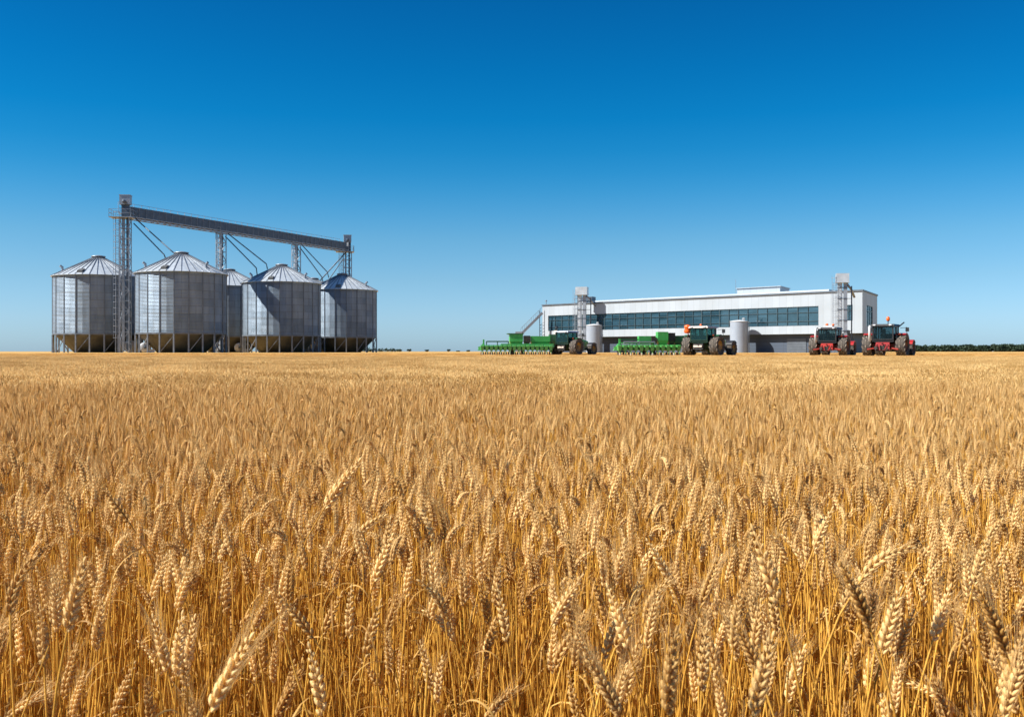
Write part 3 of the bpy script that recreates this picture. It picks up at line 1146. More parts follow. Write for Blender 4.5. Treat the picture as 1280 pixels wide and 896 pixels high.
def tractor(px, d, rz, scale, label, pal, group, base_z=None):
    P = ground_pt(px, d)
    root = thing('tractor', (P.x, P.y, gz(d) - .02), label, 'tractor', group, rz, scale)
    body, dark, rim, hoodm = pal['body'], pal['dark'], pal['rim'], pal['hood']
    RR, RW, FR, FW, WB_ = .97, .80, .72, .62, 3.55
    TR, TF = 1.40, 1.28
    b = MB()
    b.box(-.75, .9, -.42, .42, .62, 1.28)
    b.box(.9, 4.1, -.30, .30, .62, 1.1)
    b.box(-.18, .18, -TR + .3, TR - .3, .80, 1.14)
    b.box(WB_ - .13, WB_ + .13, -TF + .2, TF - .2, .60, .84)
    b.build('chassis', pal['chassis'], root)
    for y in (-1, 1):
        wheel(root, 0, y * TR, RR, RW, rim, 13, y)
        wheel(root, WB_, y * TF, FR, FW, rim, 12, y)
    # hood, nose dropping and narrowing forward
    b = MB()
    secs = [(1.0, .52, 1.05, 2.02), (1.8, .52, 1.05, 2.00), (3.2, .50, 1.05, 1.86), (4.05, .46, 1.05, 1.70), (4.3, .40, 1.08, 1.5)]
    ring = []
    for x, hw, z0, z1 in secs:
        ring.append([(x, -hw, z0), (x, -hw, z1 - .18), (x, -hw * .72, z1), (x, hw * .72, z1), (x, hw, z1 - .18), (x, hw, z0)])
    vs = [p for r_ in ring for p in r_]
    fs = []
    for i in range(len(secs) - 1):
        for k in range(6):
            k2 = (k + 1) % 6
            fs.append((i * 6 + k, (i + 1) * 6 + k, (i + 1) * 6 + k2, i * 6 + k2))
    fs += [tuple(range(6)), tuple((len(secs) - 1) * 6 + k for k in range(5, -1, -1))]
    b.add(vs, fs)
    hd = b.build('hood', hoodm, root)
    b = MB()
    for s in (-1, 1):
        for i in range(7):
            b.box(1.25 + i * .22, 1.25 + i * .22 + .13, s * .525 - .006, s * .525 + .006, 1.2, 1.68)
    b.box(4.31, 4.35, -.3, .3, 1.12, 1.46)
    b.build('grille', M['black'], hd)
    for s in (-1, 1):
        b = MB()
        b.box(4.30, 4.37, s * .27 - .09, s * .27 + .09, 1.46, 1.56)
        b.build('headlight', M['white_metal'], hd)
    b = MB()
    b.box(4.1, 4.65, -.42, .42, .62, 1.0)
    b.build('front_weight', M['iron'], root)
    # cab
    cx0, cx1, cw, z0, z1 = -.95, 1.0, .84, 1.22, 2.66
    b = MB()
    b.box(cx0 + .05, cx1, -cw + .02, cw - .02, 1.28, 1.46)
    for x, t in ((cx0, -.06), (.12, 0), (cx1, .10)):
        for s in (-1, 1):
            b.bar((x - t * .6, s * cw, 1.3), (x + t * .2, s * cw * .97, z1), .10, .09)
    for z in (1.5, z1 - .04):
        b.bar((cx0, -cw, z), (cx0, cw, z), .08)
        b.bar((cx1, -cw, z), (cx1, cw, z), .08)
        for s in (-1, 1):
            b.bar((cx0, s * cw, z), (cx1, s * cw, z), .08)
    cab = b.build('cab', M['black'] if pal.get('black_cab') else M['cab_green'], root)
    for nm, pts in (('rear_window', ((cx0, -cw, 1.5), (cx0, cw, 1.5), (cx0, cw, z1), (cx0, -cw, z1))),
                    ('windscreen', ((cx1, -cw, 1.5), (cx1, cw, 1.5), (cx1, cw, z1), (cx1, -cw, z1))),
                    ('side_window', ((cx0, -cw, 1.5), (cx1, -cw, 1.5), (cx1, -cw, z1), (cx0, -cw, z1))),
                    ('side_window', ((cx0, cw, 1.5), (cx1, cw, 1.5), (cx1, cw, z1), (cx0, cw, z1)))):
        g = MB()
        g.add(pts, [(0, 1, 2, 3)])
        o = g.build(nm, pal['glass'], cab)
        md = o.modifiers.new('thick', 'SOLIDIFY')
        md.thickness = .012
    b = MB()
    sx = [(cx0 - .22, .86), (cx0 - .10, .98), (cx1 + .12, .98), (cx1 + .32, .84)]
    b.hexa([(cx0 - .22, -1.0, z1), (cx1 + .32, -.98, z1), (cx1 + .32, 1.0, z1), (cx0 - .22, 1.0, z1), (cx0 - .1, -.9, z1 + .16), (cx1 + .1, -.88, z1 + .16), (cx1 + .1, .88, z1 + .16), (cx0 - .1, .9, z1 + .16)])
    rf_ = b.build('cab_roof', pal['roof'], cab)
    for s in (-1, 1):
        for x in (cx0 - .24, cx1 + .34):
            l = MB()
            l.box(x - .04, x + .04, s * .66 - .11, s * .66 + .11, z1 + .03, z1 + .14)
            l.build('work_light', M['white_metal'], rf_)
    b = MB()
    b.box(-.45, .12, -.28, .28, 1.46, 1.95)
    b.bar((-.42, 0, 1.85), (-.52, 0, 2.4), .52, .14, (0, 1, 0))
    b.build('seat', M['seat'], cab)
    b = MB()
    b.tube([(.9, 0, 1.5), (.6, 0, 2.0)], .05, 8)
    st = []
    for k in range(17):
        a = 2 * PI * k / 16
        st.append((.58 + .1 * math.cos(a), .22 * math.sin(a), 2.06 + .16 * math.cos(a)))
    b.tube(st, .022, 6, False)
    b.box(.68, .97, -.42, .42, 1.46, 1.92)
    b.build('steering_wheel', M['black'], cab)
    # fenders
    for s in (-1, 1):
        b = MB()
        n = 12
        vs, fs = [], []
        for i in range(n + 1):
            a = R(-28) + R(100) * i / n
            for rr in (RR + .06, RR + .11):
                for yy in (TR - RW * .62, TR + RW * .46):
                    vs.append((rr * math.sin(a), s * yy, RR + rr * math.cos(a)))
        for i in range(n):
            o = i * 4
            for q in ((0, 1, 5, 4), (2, 6, 7, 3), (0, 4, 6, 2), (1, 3, 7, 5)):
                fs.append(tuple(o + t for t in q))
        fs += [(0, 2, 3, 1), (n * 4, n * 4 + 1, n * 4 + 3, n * 4 + 2)]
        b.add(vs, fs)
        fd = b.build('fender', pal['fender'], root)
        l = MB()
        l.box(-.56, -.49, s * (TR - .12) - .08, s * (TR - .12) + .08, RR + .95, RR + 1.08)
        l.build('tail_light', M['orange'], fd)
        # front mudguard, side tank, steps, mirror
        b = MB()
        vs, fs = [], []
        for i in range(9):
            a = R(-60) + R(110) * i / 8
            for rr in (FR + .05, FR + .08):
                for yy in (TF - FW * .5, TF + FW * .5):
                    vs.append((WB_ + rr * math.sin(a), s * yy, FR + rr * math.cos(a)))
        for i in range(8):
            o = i * 4
            for q in ((0, 1, 5, 4), (2, 6, 7, 3), (0, 4, 6, 2), (1, 3, 7, 5)):
                fs.append(tuple(o + t for t in q))
        fs += [(0, 2, 3, 1), (32, 33, 35, 34)]
        b.add(vs, fs)
        b.build('mudguard', M['black'] if not pal.get('red_guard') else pal['fender'], root)
        b = MB()
        b.box(.95, 1.95, s * .86 - .40, s * .86 + .40, .50, 1.60)
        b.build('fuel_tank', pal['tank'], root)
        b = MB()
        for i in range(4):
            b.box(.62, .93, s * 1.18 - .2, s * 1.18 + .2, .35 + .27 * i, .39 + .27 * i)
        b.build('step', M['iron'], root)
        b = MB()
        b.bar((cx1, s * .98, 2.5), (cx1 + .15, s * 1.5, 2.55), .04)
        b.bar((cx1 + .15, s * 1.5, 2.6), (cx1 + .15, s * 1.5, 1.9), .035)
        b.box(cx1 + .10, cx1 + .20, s * 1.54 - .14, s * 1.54 + .14, 2.2, 2.55)
        b.build('mirror', M['black'], root)
    b = MB()
    b.tube([(1.15, -.62, 1.1), (1.15, -.62, 2.55), (1.05, -.62, 2.75)], [.10, .075, .06], 10)
    b.build('exhaust', M['galv'] if pal.get('chrome') else M['black'], root, True)
    if pal.get('chrome'):
        b = MB()
        b.tube([(cx0 - .1, 1.08, 1.35), (cx0 - .1, 1.08, 2.45), (cx0 - .02, 1.08, 2.7)], [.11, .11, .09], 10)
        b.build('exhaust', M['white_metal'], root, True)
    b = MB()
    b.tube([(1.15, .62, 1.1), (1.15, .62, 2.5)], [.11, .10], 10)
    b.revolve([(.10, 2.5), (.16, 2.52), (.16, 2.68), (.03, 2.72)], 10, (1.15, .62, 0))
    b.build('air_intake', M['galv'] if pal.get('chrome') else M['black'], root, True)
    # rear hitch
    b = MB()
    for s in (-1, 1):
        b.bar((-.5, s * .36, .72), (-1.55, s * .46, .58), .09, .12)
        b.bar((-.62, s * .34, 1.40), (-1.15, s * .42, .66), .07)
        b.bar((-.6, s * .34, 1.42), (-.95, s * .36, 1.48), .1)
    b.bar((-.7, 0, 1.22), (-1.35, 0, 1.12), .07)
    b.bar((-.6, 0, .5), (-1.55, 0, .46), .12, .08)
    ht = b.build('rear_hitch', M['iron'], root)
    b = MB()
    if pal.get('hitch_block'):
        b.hexa([(-1.16, -.62, .58), (-.72, -.62, .58), (-.72, .62, .58), (-1.16, .62, .58), (-1.05, -.56, 1.22), (-.72, -.56, 1.30), (-.72, .56, 1.30), (-1.05, .56, 1.22)])
        b.build('rear_housing', pal['hitch_block'], root)
        b = MB()
        for yy, zz in ((-.45, 1.05), (-.2, 1.1), (.15, 1.02), (.42, 1.08)):
            b.tube([(-1.02, yy, zz), (-1.3, yy * 1.1, zz - .1), (-1.22, yy * .8, zz - .42)], .035, 6)
        b.box(-1.16, -1.0, -.16, .2, .60, .98)
        b.box(-1.2, -1.06, .38, .66, .66, .9)
        b.build('hydraulic_hose', M['iron'], ht)
        b = MB()
        for s in (-1, 1):
            b.bar((-.95, s * .74, .75), (-1.02, s * 1.3, .66), .14, .12)
        b.build('linkage_arm', M['red'], ht)
    else:
        b.box(-1.22, -1.16, -.42, .42, .86, 1.04)
        b.build('number_panel', M['pale'], ht)
        b = MB()
        b.box(-1.12, -.76, -.5, .5, .62, 1.18)
        b.build('rear_housing', M['iron'], root)
    return root, rf_, z1


GREEN = dict(body=M['green'], dark=M['green_dark'], rim=M['yellow'], hood=M['lime'], chassis=M['green_dark'], fender=M['green_dark'], roof=M['pale'], tank=M['green_dark'], glass=M['cab_glass'], dark_cab=True)
GREEN2 = dict(GREEN, roof=M['tank'])
RED = dict(body=M['red'], dark=M['red_dark'], rim=M['red_dark'], hood=M['red'], chassis=M['red_dark'], fender=M['red'], roof=M['black'], tank=M['red_dark'], black_cab=True, chrome=True, hitch_block=M['red_light'], red_guard=True, glass=M['clear_glass'])
RED2 = dict(RED, hitch_block=M['red'])


def beacon(rf_, x, y, z, r, h, m):
    b = MB()
    b.revolve([(r * .7, 0), (r, h * .25), (r, h * .7), (r * .5, h * .95), (.01, h)], 14, (x, y, z))
    b.revolve([(.03, -.12), (.03, 0)], 8, (x, y, z))
    b.build('beacon', m, rf_, True)


t1, r1, z1_ = tractor(708, 116, R(53), 1.0, 'smaller green tractor with yellow rims, parked before the left pale tank', GREEN2, 'parked tractors')
b = MB()
b.tube([(-.55, 1.0, 1.9), (-.55, 1.0, 3.1)], .05, 8)
b.box(-.75, -.4, .78, 1.22, 2.55, 2.95)
b.revolve([(.16, 3.1), (.18, 3.15), (.15, 3.4), (.02, 3.45)], 12, (-.55, 1.0, 0))
b.build('warning_mast', M['black'], t1)
b = MB()
b.box(-.80, -.755, .76, 1.24, 2.5, 2.9)
b.build('warning_board', M['pale'], t1)
t2, r2, _ = tractor(879, 103, R(54), 1.1, 'larger green tractor with orange warning lamp and yellow rims, before the right pale tank', GREEN, 'parked tractors')
b = MB()
b.tube([(-.6, 1.25, 1.9), (-.6, 1.25, 2.85)], .04, 8)
b.build('lamp_mast', M['black'], t2)
b = MB()
b.revolve([(.05, 0), (.30, .05), (.34, .28), (.24, .48), (.3, .52), (.3, .75), (.1, .82)], 18, (-.65, 1.3, 2.15))
b.build('warning_lamp', M['orange'], t2, True)
beacon(r2, .1, .3, z1_ + .22, .10, .18, M['orange'])
t3, r3, _ = tractor(1037, 103, R(58), 1.06, 'red tractor seen from behind, in front of the factory tower', RED, 'parked tractors')
beacon(r3, -.8, .05, z1_ + .28, .14, .26, M['orange'])
beacon(r3, -.8, -.55, z1_ + .28, .12, .22, M['orange'])
b = MB()
b.box(-1.02, -.9, -.5, .35, z1_ + .16, z1_ + .32)
b.build('light_bar', M['white_metal'], r3)
t4, r4, _ = tractor(1107, 95, R(56), 1.1, 'red tractor with a raised orange beacon, at the end of the row', RED2, 'parked tractors')
beacon(r4, -.6, -.35, z1_ + .42, .15, .40, M['orange'])
b = MB()
b.tube([(-.6, -.35, z1_ + .18), (-.6, -.35, z1_ + .45)], .04, 8)
b.build('beacon_stalk', M['black'], r4)
b = MB()
b.bar((1.0, -.85, z1_ - .05), (1.3, -1.25, z1_ + .35), .09)
b.build('air_snorkel', M['black'], r4)


# ------------------------------------------------------------------ planters (row seeders)
def planter(xa, xb, d, rz, n, label, boxes, rails):
    """built along local x from -L/2 to L/2; -y faces the camera"""
    pa, pb = ground_pt(xa, d), ground_pt(xb, d)
    L_ = (pb - pa).length / math.cos(rz)
    mid = (pa + pb) / 2
    root = thing('row_planter', (mid.x, mid.y, gz(d) - .02), label, 'planter', 'green row planters behind the tractors', rz)
    h = L_ / 2
    b = MB()
    b.bar((-h, 0, .92), (h, 0, .92), .22, .22)
    b.bar((-h + .3, -.35, .74), (h - .2, -.35, .74), .16, .16)
    b.bar((-h + .6, .7, .95), (h, .7, .95), .2, .2)
    for i in range(8):
        x = -h + .7 + (2 * h - 1) * i / 7
        b.bar((x, 0, .92), (x, .7, .95), .12, .12)
    b.box(-h + .5, h, .12, .62, .98, 1.22)
    b.build('toolbar', M['green'], root)
    pitch = (2 * h - .3) / n
    for i in range(n):
        x = -h + .15 + pitch * (i + .5)
        u = MB()
        u.hexa([(x - .14, -.85, .55), (x + .14, -.85, .55), (x + .14, -.12, .62), (x - .14, -.12, .62), (x - .2, -.9, 1.12), (x + .2, -.9, 1.12), (x + .2, -.1, 1.2), (x - .2, -.1, 1.2)])
        u.bar((x, -.1, .72), (x, -.6, .42), .1, .08)
        u.bar((x, -.6, .52), (x, -1.05, .30), .06, .08)
        ru = u.build('row_unit', M['green'], root)
        g = MB()
        for s in (-1, 1):
            g.revolve([(.03, -.05), (.20, -.055), (.22, 0), (.20, .055), (.03, .05)], 16, (x + s * .13, -.5, .22), 'x')
        g.revolve([(.03, -.035), (.15, -.03), (.17, 0), (.15, .03), (.03, .035)], 16, (x + .02, -1.08, .17), 'x')
        g.build('gauge_wheel', M['iron'], ru)
        if i % 2 == 0:
            g = MB()
            g.revolve([(.02, -.02), (.19, -.015), (.19, .015), (.02, .02)], 16, (x - .02, -.78, .19), 'x')
            g.build('opener_disc', M['pale'], ru)
    for (x0, x1, y0, y1, z0, z1, m, lip) in boxes:
        b = MB()
        x0, x1 = -h + x0 * L_, -h + x1 * L_
        b.hexa([(x0 + .15, y0 + .1, z0), (x1 - .15, y0 + .1, z0), (x1 - .15, y1 - .1, z0), (x0 + .15, y1 - .1, z0), (x0, y0, z0 + (z1 - z0) * .35), (x1, y0, z0 + (z1 - z0) * .35), (x1, y1, z0 + (z1 - z0) * .35), (x0, y1, z0 + (z1 - z0) * .35)])
        b.box(x0, x1, y0, y1, z0 + (z1 - z0) * .35, z1)
        sb = b.build('seed_hopper', M[m], root)
        if lip:
            b = MB()
            b.box(x0 - .25, x1 + .08, y0 - .08, y1 + .08, z1, z1 + .12)
            b.build('hopper_lid', M['green_dark'], sb)
    for (x0, x1, y, z, m) in rails:
        b = MB()
        x0, x1 = -h + x0 * L_, -h + x1 * L_
        b.bar((x0, y, z), (x1, y, z), .12, .14)
        k = max(2, int((x1 - x0) / 1.4))
        for i in range(k + 1):
            xx = x0 + (x1 - x0) * i / k
            b.bar((xx, y, .95), (xx, y, z), .10)
        b.build('wing_rail', M[m], root)
    b = MB()
    b.hexa([(-h - .1, -.2, .6), (-h + .45, -.2, .6), (-h + .45, .3, .6), (-h - .1, .3, .6), (-h + .45, -.1, 1.35), (-h + .75, -.1, 1.35), (-h + .75, .2, 1.35), (-h + .45, .2, 1.35)])
    b.bar((-h + .62, .05, 1.3), (-h + .62, .05, 1.85), .18)
    b.build('row_marker', M['green'], root)
    for q in (.46, .60):
        x = -h + q * L_
        hub = MB()
        hub.revolve([(.20, -.16), (.46, -.18), (.52, -.1), (.52, .1), (.46, .18), (.20, .16)], 24, (x, .75, .5), 'x')
        hub.build('transport_wheel', M['tyre'], root, True)
    b = MB()
    b.bar((h - 2.6, .7, .9), (h - .6, 2.6, .62), .2, .2)
    b.bar((h - .2, .7, .9), (h - .6, 2.6, .62), .2, .2)
    b.build('drawbar', M['green_dark'], root)
    return root


planter(598, 692, 115, R(6), 16, 'larger green row planter with two tall hoppers, behind the smaller green tractor',
        [(.42, .595, .1, 1.3, 1.20, 2.45, 'green', True), (.70, .96, .2, 1.4, 1.3, 2.25, 'green', False), (.61, .69, .0, .9, 1.2, 2.3, 'iron', False), (.955, 1.06, .3, 1.3, 1.25, 2.45, 'green_dark', False)],
        [(.11, .40, .1, 1.62, 'green_dark'), (.30, 1.0, -.15, 1.30, 'green'), (.45, 1.0, -.1, 1.18, 'tank')])
planter(767, 852, 106, R(7), 12, 'shorter green row planter with one square hopper, behind the larger green tractor',
        [(.655, .81, .0, .9, 1.2, 2.6, 'green', False), (.82, .92, .1, 1.1, 1.2, 2.5, 'black', False), (.38, .56, .2, 1.0, 1.3, 2.15, 'green', False), (.56, .64, .0, .8, 1.2, 2.0, 'iron', False), (.92, 1.08, .3, 1.2, 1.1, 2.2, 'green_dark', False)],
        [(.08, .58, -.1, 1.42, 'green'), (.14, .60, -.2, 1.52, 'galv'), (.1, .4, .5, 1.78, 'green_dark')])


# ------------------------------------------------------------------ far trees
def leaf_blob(mb, rnd, c, r, n, s):
    for _ in range(n):
        u = Vector((rnd.gauss(0, 1), rnd.gauss(0, 1), rnd.gauss(0, 1))).normalized() * (rnd.random() ** .4)
        p = Vector(c) + Vector((u.x * r[0], u.y * r[1], u.z * r[2]))
        a = Vector((rnd.gauss(0, 1), rnd.gauss(0, 1), rnd.gauss(0, 1))).normalized()
        b_ = a.orthogonal().normalized()
        q = s * rnd.uniform(.6, 1.3)
        e = a.cross(b_)
        mb.add([p - b_ * q - e * q * .6, p + b_ * q - e * q * .5, p + b_ * q * .7 + e * q * .7, p - b_ * q * .8 + e * q * .6], [(0, 1, 2, 3)])


rnd = random.Random(11)
wd_ = MB()
x = 330.0
while x < 760:
    hgt = rnd.uniform(5.0, 6.6) + .6 * math.sin(x * .03)
    y = 880 + rnd.uniform(-12, 40)
    rr = rnd.uniform(2.6, 4.2)
    leaf_blob(wd_, rnd, (x, y, 1.0 + hgt * .6), (rr, rr, hgt * .42), 190, .8)
    leaf_blob(wd_, rnd, (x + 1, y - 2, 1.0 + hgt * .3), (rr * 1.3, rr, hgt * .34), 170, .8)
    wd_.tube([(x, y, 1), (x + .2, y, 1 + hgt * .6)], [.25, .1], 5)
    x += rnd.uniform(1.2, 2.4)
tag(wd_.build('far_woodland', M['crown']), 'dark green strip of far woodland along the horizon', None, None, 'stuff')
wd2 = MB()
x = -124.0
while x < -86:
    hgt = rnd.uniform(1.6, 3.2)
    y = 780 + rnd.uniform(-8, 8)
    leaf_blob(wd2, rnd, (x, y, 1 + hgt * .5), (2.2, 2, hgt * .5), 40, .5)
    x += rnd.uniform(1.2, 2.2)
tag(wd2.build('distant_hedgerow', M['crown']), 'low dark hedgerow on the horizon beside the last silo', None, None, 'stuff')


def far_tree(px, hgt, wdt, lab, d=800):
    hgt, wdt = hgt * .62, wdt * .8
    p = ground_pt(px, d)
    root = thing('far_tree', (p.x, p.y, gz(d)), lab, 'tree', 'single trees along the horizon')
    b = MB()
    b.tube([(0, 0, 0), (.1, 0, hgt * .5), (.2, .1, hgt * .85)], [.22, .15, .05], 6)
    b.build('trunk', M['bark'], root)
    b = MB()
    for _ in range(5):
        leaf_blob(b, rnd, (rnd.uniform(-.35, .35) * wdt, rnd.uniform(-.3, .3) * wdt, hgt * rnd.uniform(.4, .72)), (wdt * .32, wdt * .32, hgt * .28), 40, .42)
    b.build('crown', M['crown'], root)


for px, hgt, wdt, lab in ((511, 3.6, 4.0, 'dark far tree at the end of the hedgerow'), (533.5, 2.6, 4.0, 'rounded far tree just right of the hedgerow'),
                          (561, 3.4, 3.0, 'pointed far tree, tallest on the open horizon'),
                          (571, 1.2, 5.0, 'flat far bush right of the pointed far tree'), (585.5, 2.2, 3.4, 'small far tree nearest to the green planter')):
    far_tree(px, hgt, wdt, lab)


# ------------------------------------------------------------------ wheat
def floret(mb, p, d, L_, r, n=5):
    d = d.normalized()
    s = d.orthogonal().normalized()
    t = d.cross(s)
    vs = []
    for h, q in ((0, .35), (.25, .9), (.55, 1.0), (.84, .55)):
        for k in range(n):
            a = 2 * PI * k / n
            vs.append(p + d * (h * L_) + (s * math.cos(a) + t * math.sin(a)) * (r * q))
    vs.append(p + d * L_ * 1.02)
    fs = []
    for i in range(3):
        for k in range(n):
            k2 = (k + 1) % n
            fs.append((i * n + k, i * n + k2, (i + 1) * n + k2, (i + 1) * n + k))
    for k in range(n):
        fs.append((3 * n + k, 3 * n + (k + 1) % n, 4 * n))
    mb.add(vs, fs)


def ear_geo(mb, ma, rnd, bend, L_=.092, n=16, awn=.035, awn_r=.00042, fat=1.0, spread=1.0):
    """ear growing from the origin along +z, arching towards +x by `bend` radians over its length"""
    pts, dirs = [], []
    p, a = Vector((0, 0, 0)), 0.0
    for i in range(n + 1):
        d = Vector((math.sin(a), 0, math.cos(a)))
        pts.append(p.copy())
        dirs.append(d)
        p = p + d * (L_ / n)
        a += bend / n
    mb.tube(pts, .0012, 4)
    for i in range(n):
        t = i / (n - 1)
        d = dirs[i]
        fl = Vector((0, 1, 0))
        s = 1 if i % 2 else -1
        side = d.cross(fl) * s                                # fan plane
        k = (.72 + .5 * math.sin(PI * min(1, t * 1.15 + .12))) * fat * rnd.uniform(.92, 1.08)
        if t > .85:
            k *= .85
        sp = R(rnd.uniform(22, 33)) * spread
        base = pts[i] + side * .0016
        for q in (-1, 0, 1):
            dd = d * math.cos(sp) + side * math.sin(sp) * (1.0 if q == 0 else .72) + fl * (q * rnd.uniform(.26, .40) * spread)
            Lf = (.0122 if q == 0 else .0105) * k
            floret(mb, base + fl * q * .0022 * k, dd, Lf, (.0029 if q == 0 else .0024) * k)
            if ma is not None and awn > 0 and (q != 0 or rnd.random() < .35):
                aw = awn * rnd.uniform(.5, 1.25) * (.75 + .5 * t)
                d1 = (dd * .7 + d * .55).normalized()
                d2 = (d1 + dd * .25 * rnd.uniform(-.4, 1) + Vector((rnd.uniform(-.12, .12), rnd.uniform(-.12, .12), 0))).normalized()
                p0 = base + fl * q * .0018 * k + dd.normalized() * Lf * .95
                ma.tube([p0, p0 + d1 * aw * .5, p0 + d1 * aw * .5 + d2 * aw * .5], [awn_r, awn_r * .75, awn_r * .25], 3, False)
    floret(mb, pts[-1], dirs[-1], .010 * fat, .0022 * fat)


def leaf_geo(mb, rnd, p, az, L_, w, up=1.0, droop=1.0, n=7):
    h = Vector((math.cos(az), math.sin(az), 0))
    sd = Vector((-h.y, h.x, 0))
    a = R(20 + 20 * rnd.random()) * up
    tw = rnd.uniform(-1.6, 1.6)
    vs = []
    q = Vector(p)
    for i in range(n + 1):
        t = i / n
        d = h * math.sin(a) + Vector((0, 0, 1)) * math.cos(a)
        nrm = d.cross(sd)
        ww = w * .5 * (1 - t ** 2.2) * (.6 + .4 * min(1, t * 5)) + .0003
        s2 = sd * math.cos(tw * t) + nrm * math.sin(tw * t)
        vs += [q - s2 * ww, q + nrm * ww * .35, q + s2 * ww]
        q = q + d * (L_ / n)
        a += droop * R(rnd.uniform(12, 30))
    fs = []
    for i in range(n):
        o = i * 3
        fs += [(o, o + 1, o + 4, o + 3), (o + 1, o + 2, o + 5, o + 4)]
    mb.add(vs, fs)


def stem_pts(rnd, h, lean, az, n=7):
    hv = Vector((math.cos(az), math.sin(az), 0))
    out = []
    wob = rnd.uniform(-.008, .008)
    for i in range(n + 1):
        t = i / n
        out.append(hv * (lean * t * t) + Vector((-hv.y, hv.x, 0)) * wob * math.sin(t * PI * 1.7) + Vector((0, 0, h * t)))
    return out


def merge(dst, src, mat4, mi):
    dst.mi = mi
    dst.add([mat4 @ Vector(v) for v in src.v], src.f)


def aim(d, roll):
    """rotation taking +z to d, rolled about d"""
    return Vector((0, 0, 1)).rotation_difference(Vector(d).normalized()) @ Quaternion((0, 0, 1), roll)


WM = [M['stem'], M['ear'], M['awn'], M['leaf'], M['green_blade']]
lib = bpy.data.collections.new('wheat_library')              # prototypes, never linked to the scene


def plant_mesh(rnd, i, near=True):
    b = MB()
    h = rnd.triangular(.50, .76, .70)
    lean = abs(rnd.gauss(0, .055))
    az = rnd.uniform(0, 2 * PI)
    pts = stem_pts(rnd, h, lean, az, 6 if near else 3)
    b.mi = 0
    b.tube(pts, [.0025 - .0011 * k / (len(pts) - 1) for k in range(len(pts))], 5 if near else 3, False)
    d = (pts[-1] - pts[-2]).normalized()
    bend = abs(rnd.gauss(.1, .2))
    if rnd.random() < .19:
        bend = rnd.uniform(.8, 1.9)
    tilt = d + Vector((math.cos(az), math.sin(az), 0)) * abs(rnd.gauss(0, .2))
    e, a = MB(), MB()
    ear_geo(e, a, rnd, bend, rnd.uniform(.066, .090), rnd.choice((13, 14, 15)), rnd.choice((.012, .022, .034, .05)), .00033, .95, .85)
    hv = Vector((math.cos(az), math.sin(az), 0))
    z = tilt.normalized()
    x = (hv - z * hv.dot(z)).normalized()
    q = Matrix((x, z.cross(x), z)).transposed().to_4x4()
    q = Matrix.Translation(pts[-1]) @ q
    merge(b, e, q, 1)
    merge(b, a, q, 2)
    b.mi = 3
    for k in range(rnd.choice((0, 1, 1, 2))):
        t = rnd.uniform(.25, .8)
        p = pts[0].lerp(pts[-1], t)
        leaf_geo(b, rnd, p, rnd.uniform(0, 2 * PI), rnd.uniform(.10, .20), rnd.uniform(.003, .006), 1.0, rnd.uniform(.2, 1.0))
    return b.mesh('wheat_plant', WM, True)


def straw_mesh(rnd, i):
    """low tillers, bare stems and withered leaves that fill the stand below the ears"""
    b = MB()
    b.mi = 0
    for _ in range(5):
        o = Vector((rnd.uniform(-.05, .05), rnd.uniform(-.05, .05), 0))
        pts = [o + p for p in stem_pts(rnd, rnd.uniform(.34, .70), abs(rnd.gauss(0, .05)), rnd.uniform(0, 2 * PI), 4)]
        b.mi = 0
        b.tube(pts, [.0026, .0025, .0023, .0019, .0012], 4, False)
        b.mi = 3
        leaf_geo(b, rnd, pts[rnd.choice((1, 2, 3, 4))], rnd.uniform(0, 2 * PI), rnd.uniform(.08, .2), rnd.uniform(.002, .005), 1.0, rnd.uniform(.2, 1.1))
    if i == 3:
        b.mi = 4
        leaf_geo(b, rnd, (0, 0, .05), rnd.uniform(0, 6), .3, .007, .4, .3)
    return b.mesh('straw_tuft', WM, True)


def far_ear(mb, rnd, p, d, L_, r):
    d = d.normalized()
    s = d.orthogonal().normalized()
    t = d.cross(s)
    vs, fs = [], []
    n = 5
    prof = [(0, .4), (.15, 1), (.3, .75), (.45, 1.05), (.6, .75), (.78, .9), (1.0, .25)]
    for h, q in prof:
        for k in range(n):
            a = 2 * PI * k / n + h * 3
            vs.append(p + d * h * L_ + (s * math.cos(a) + t * math.sin(a)) * r * q * rnd.uniform(.85, 1.15))
    for i in range(len(prof) - 1):
        for k in range(n):
            k2 = (k + 1) % n
            fs.append((i * n + k, i * n + k2, (i + 1) * n + k2, (i + 1) * n + k))
    mb.add(vs, fs)


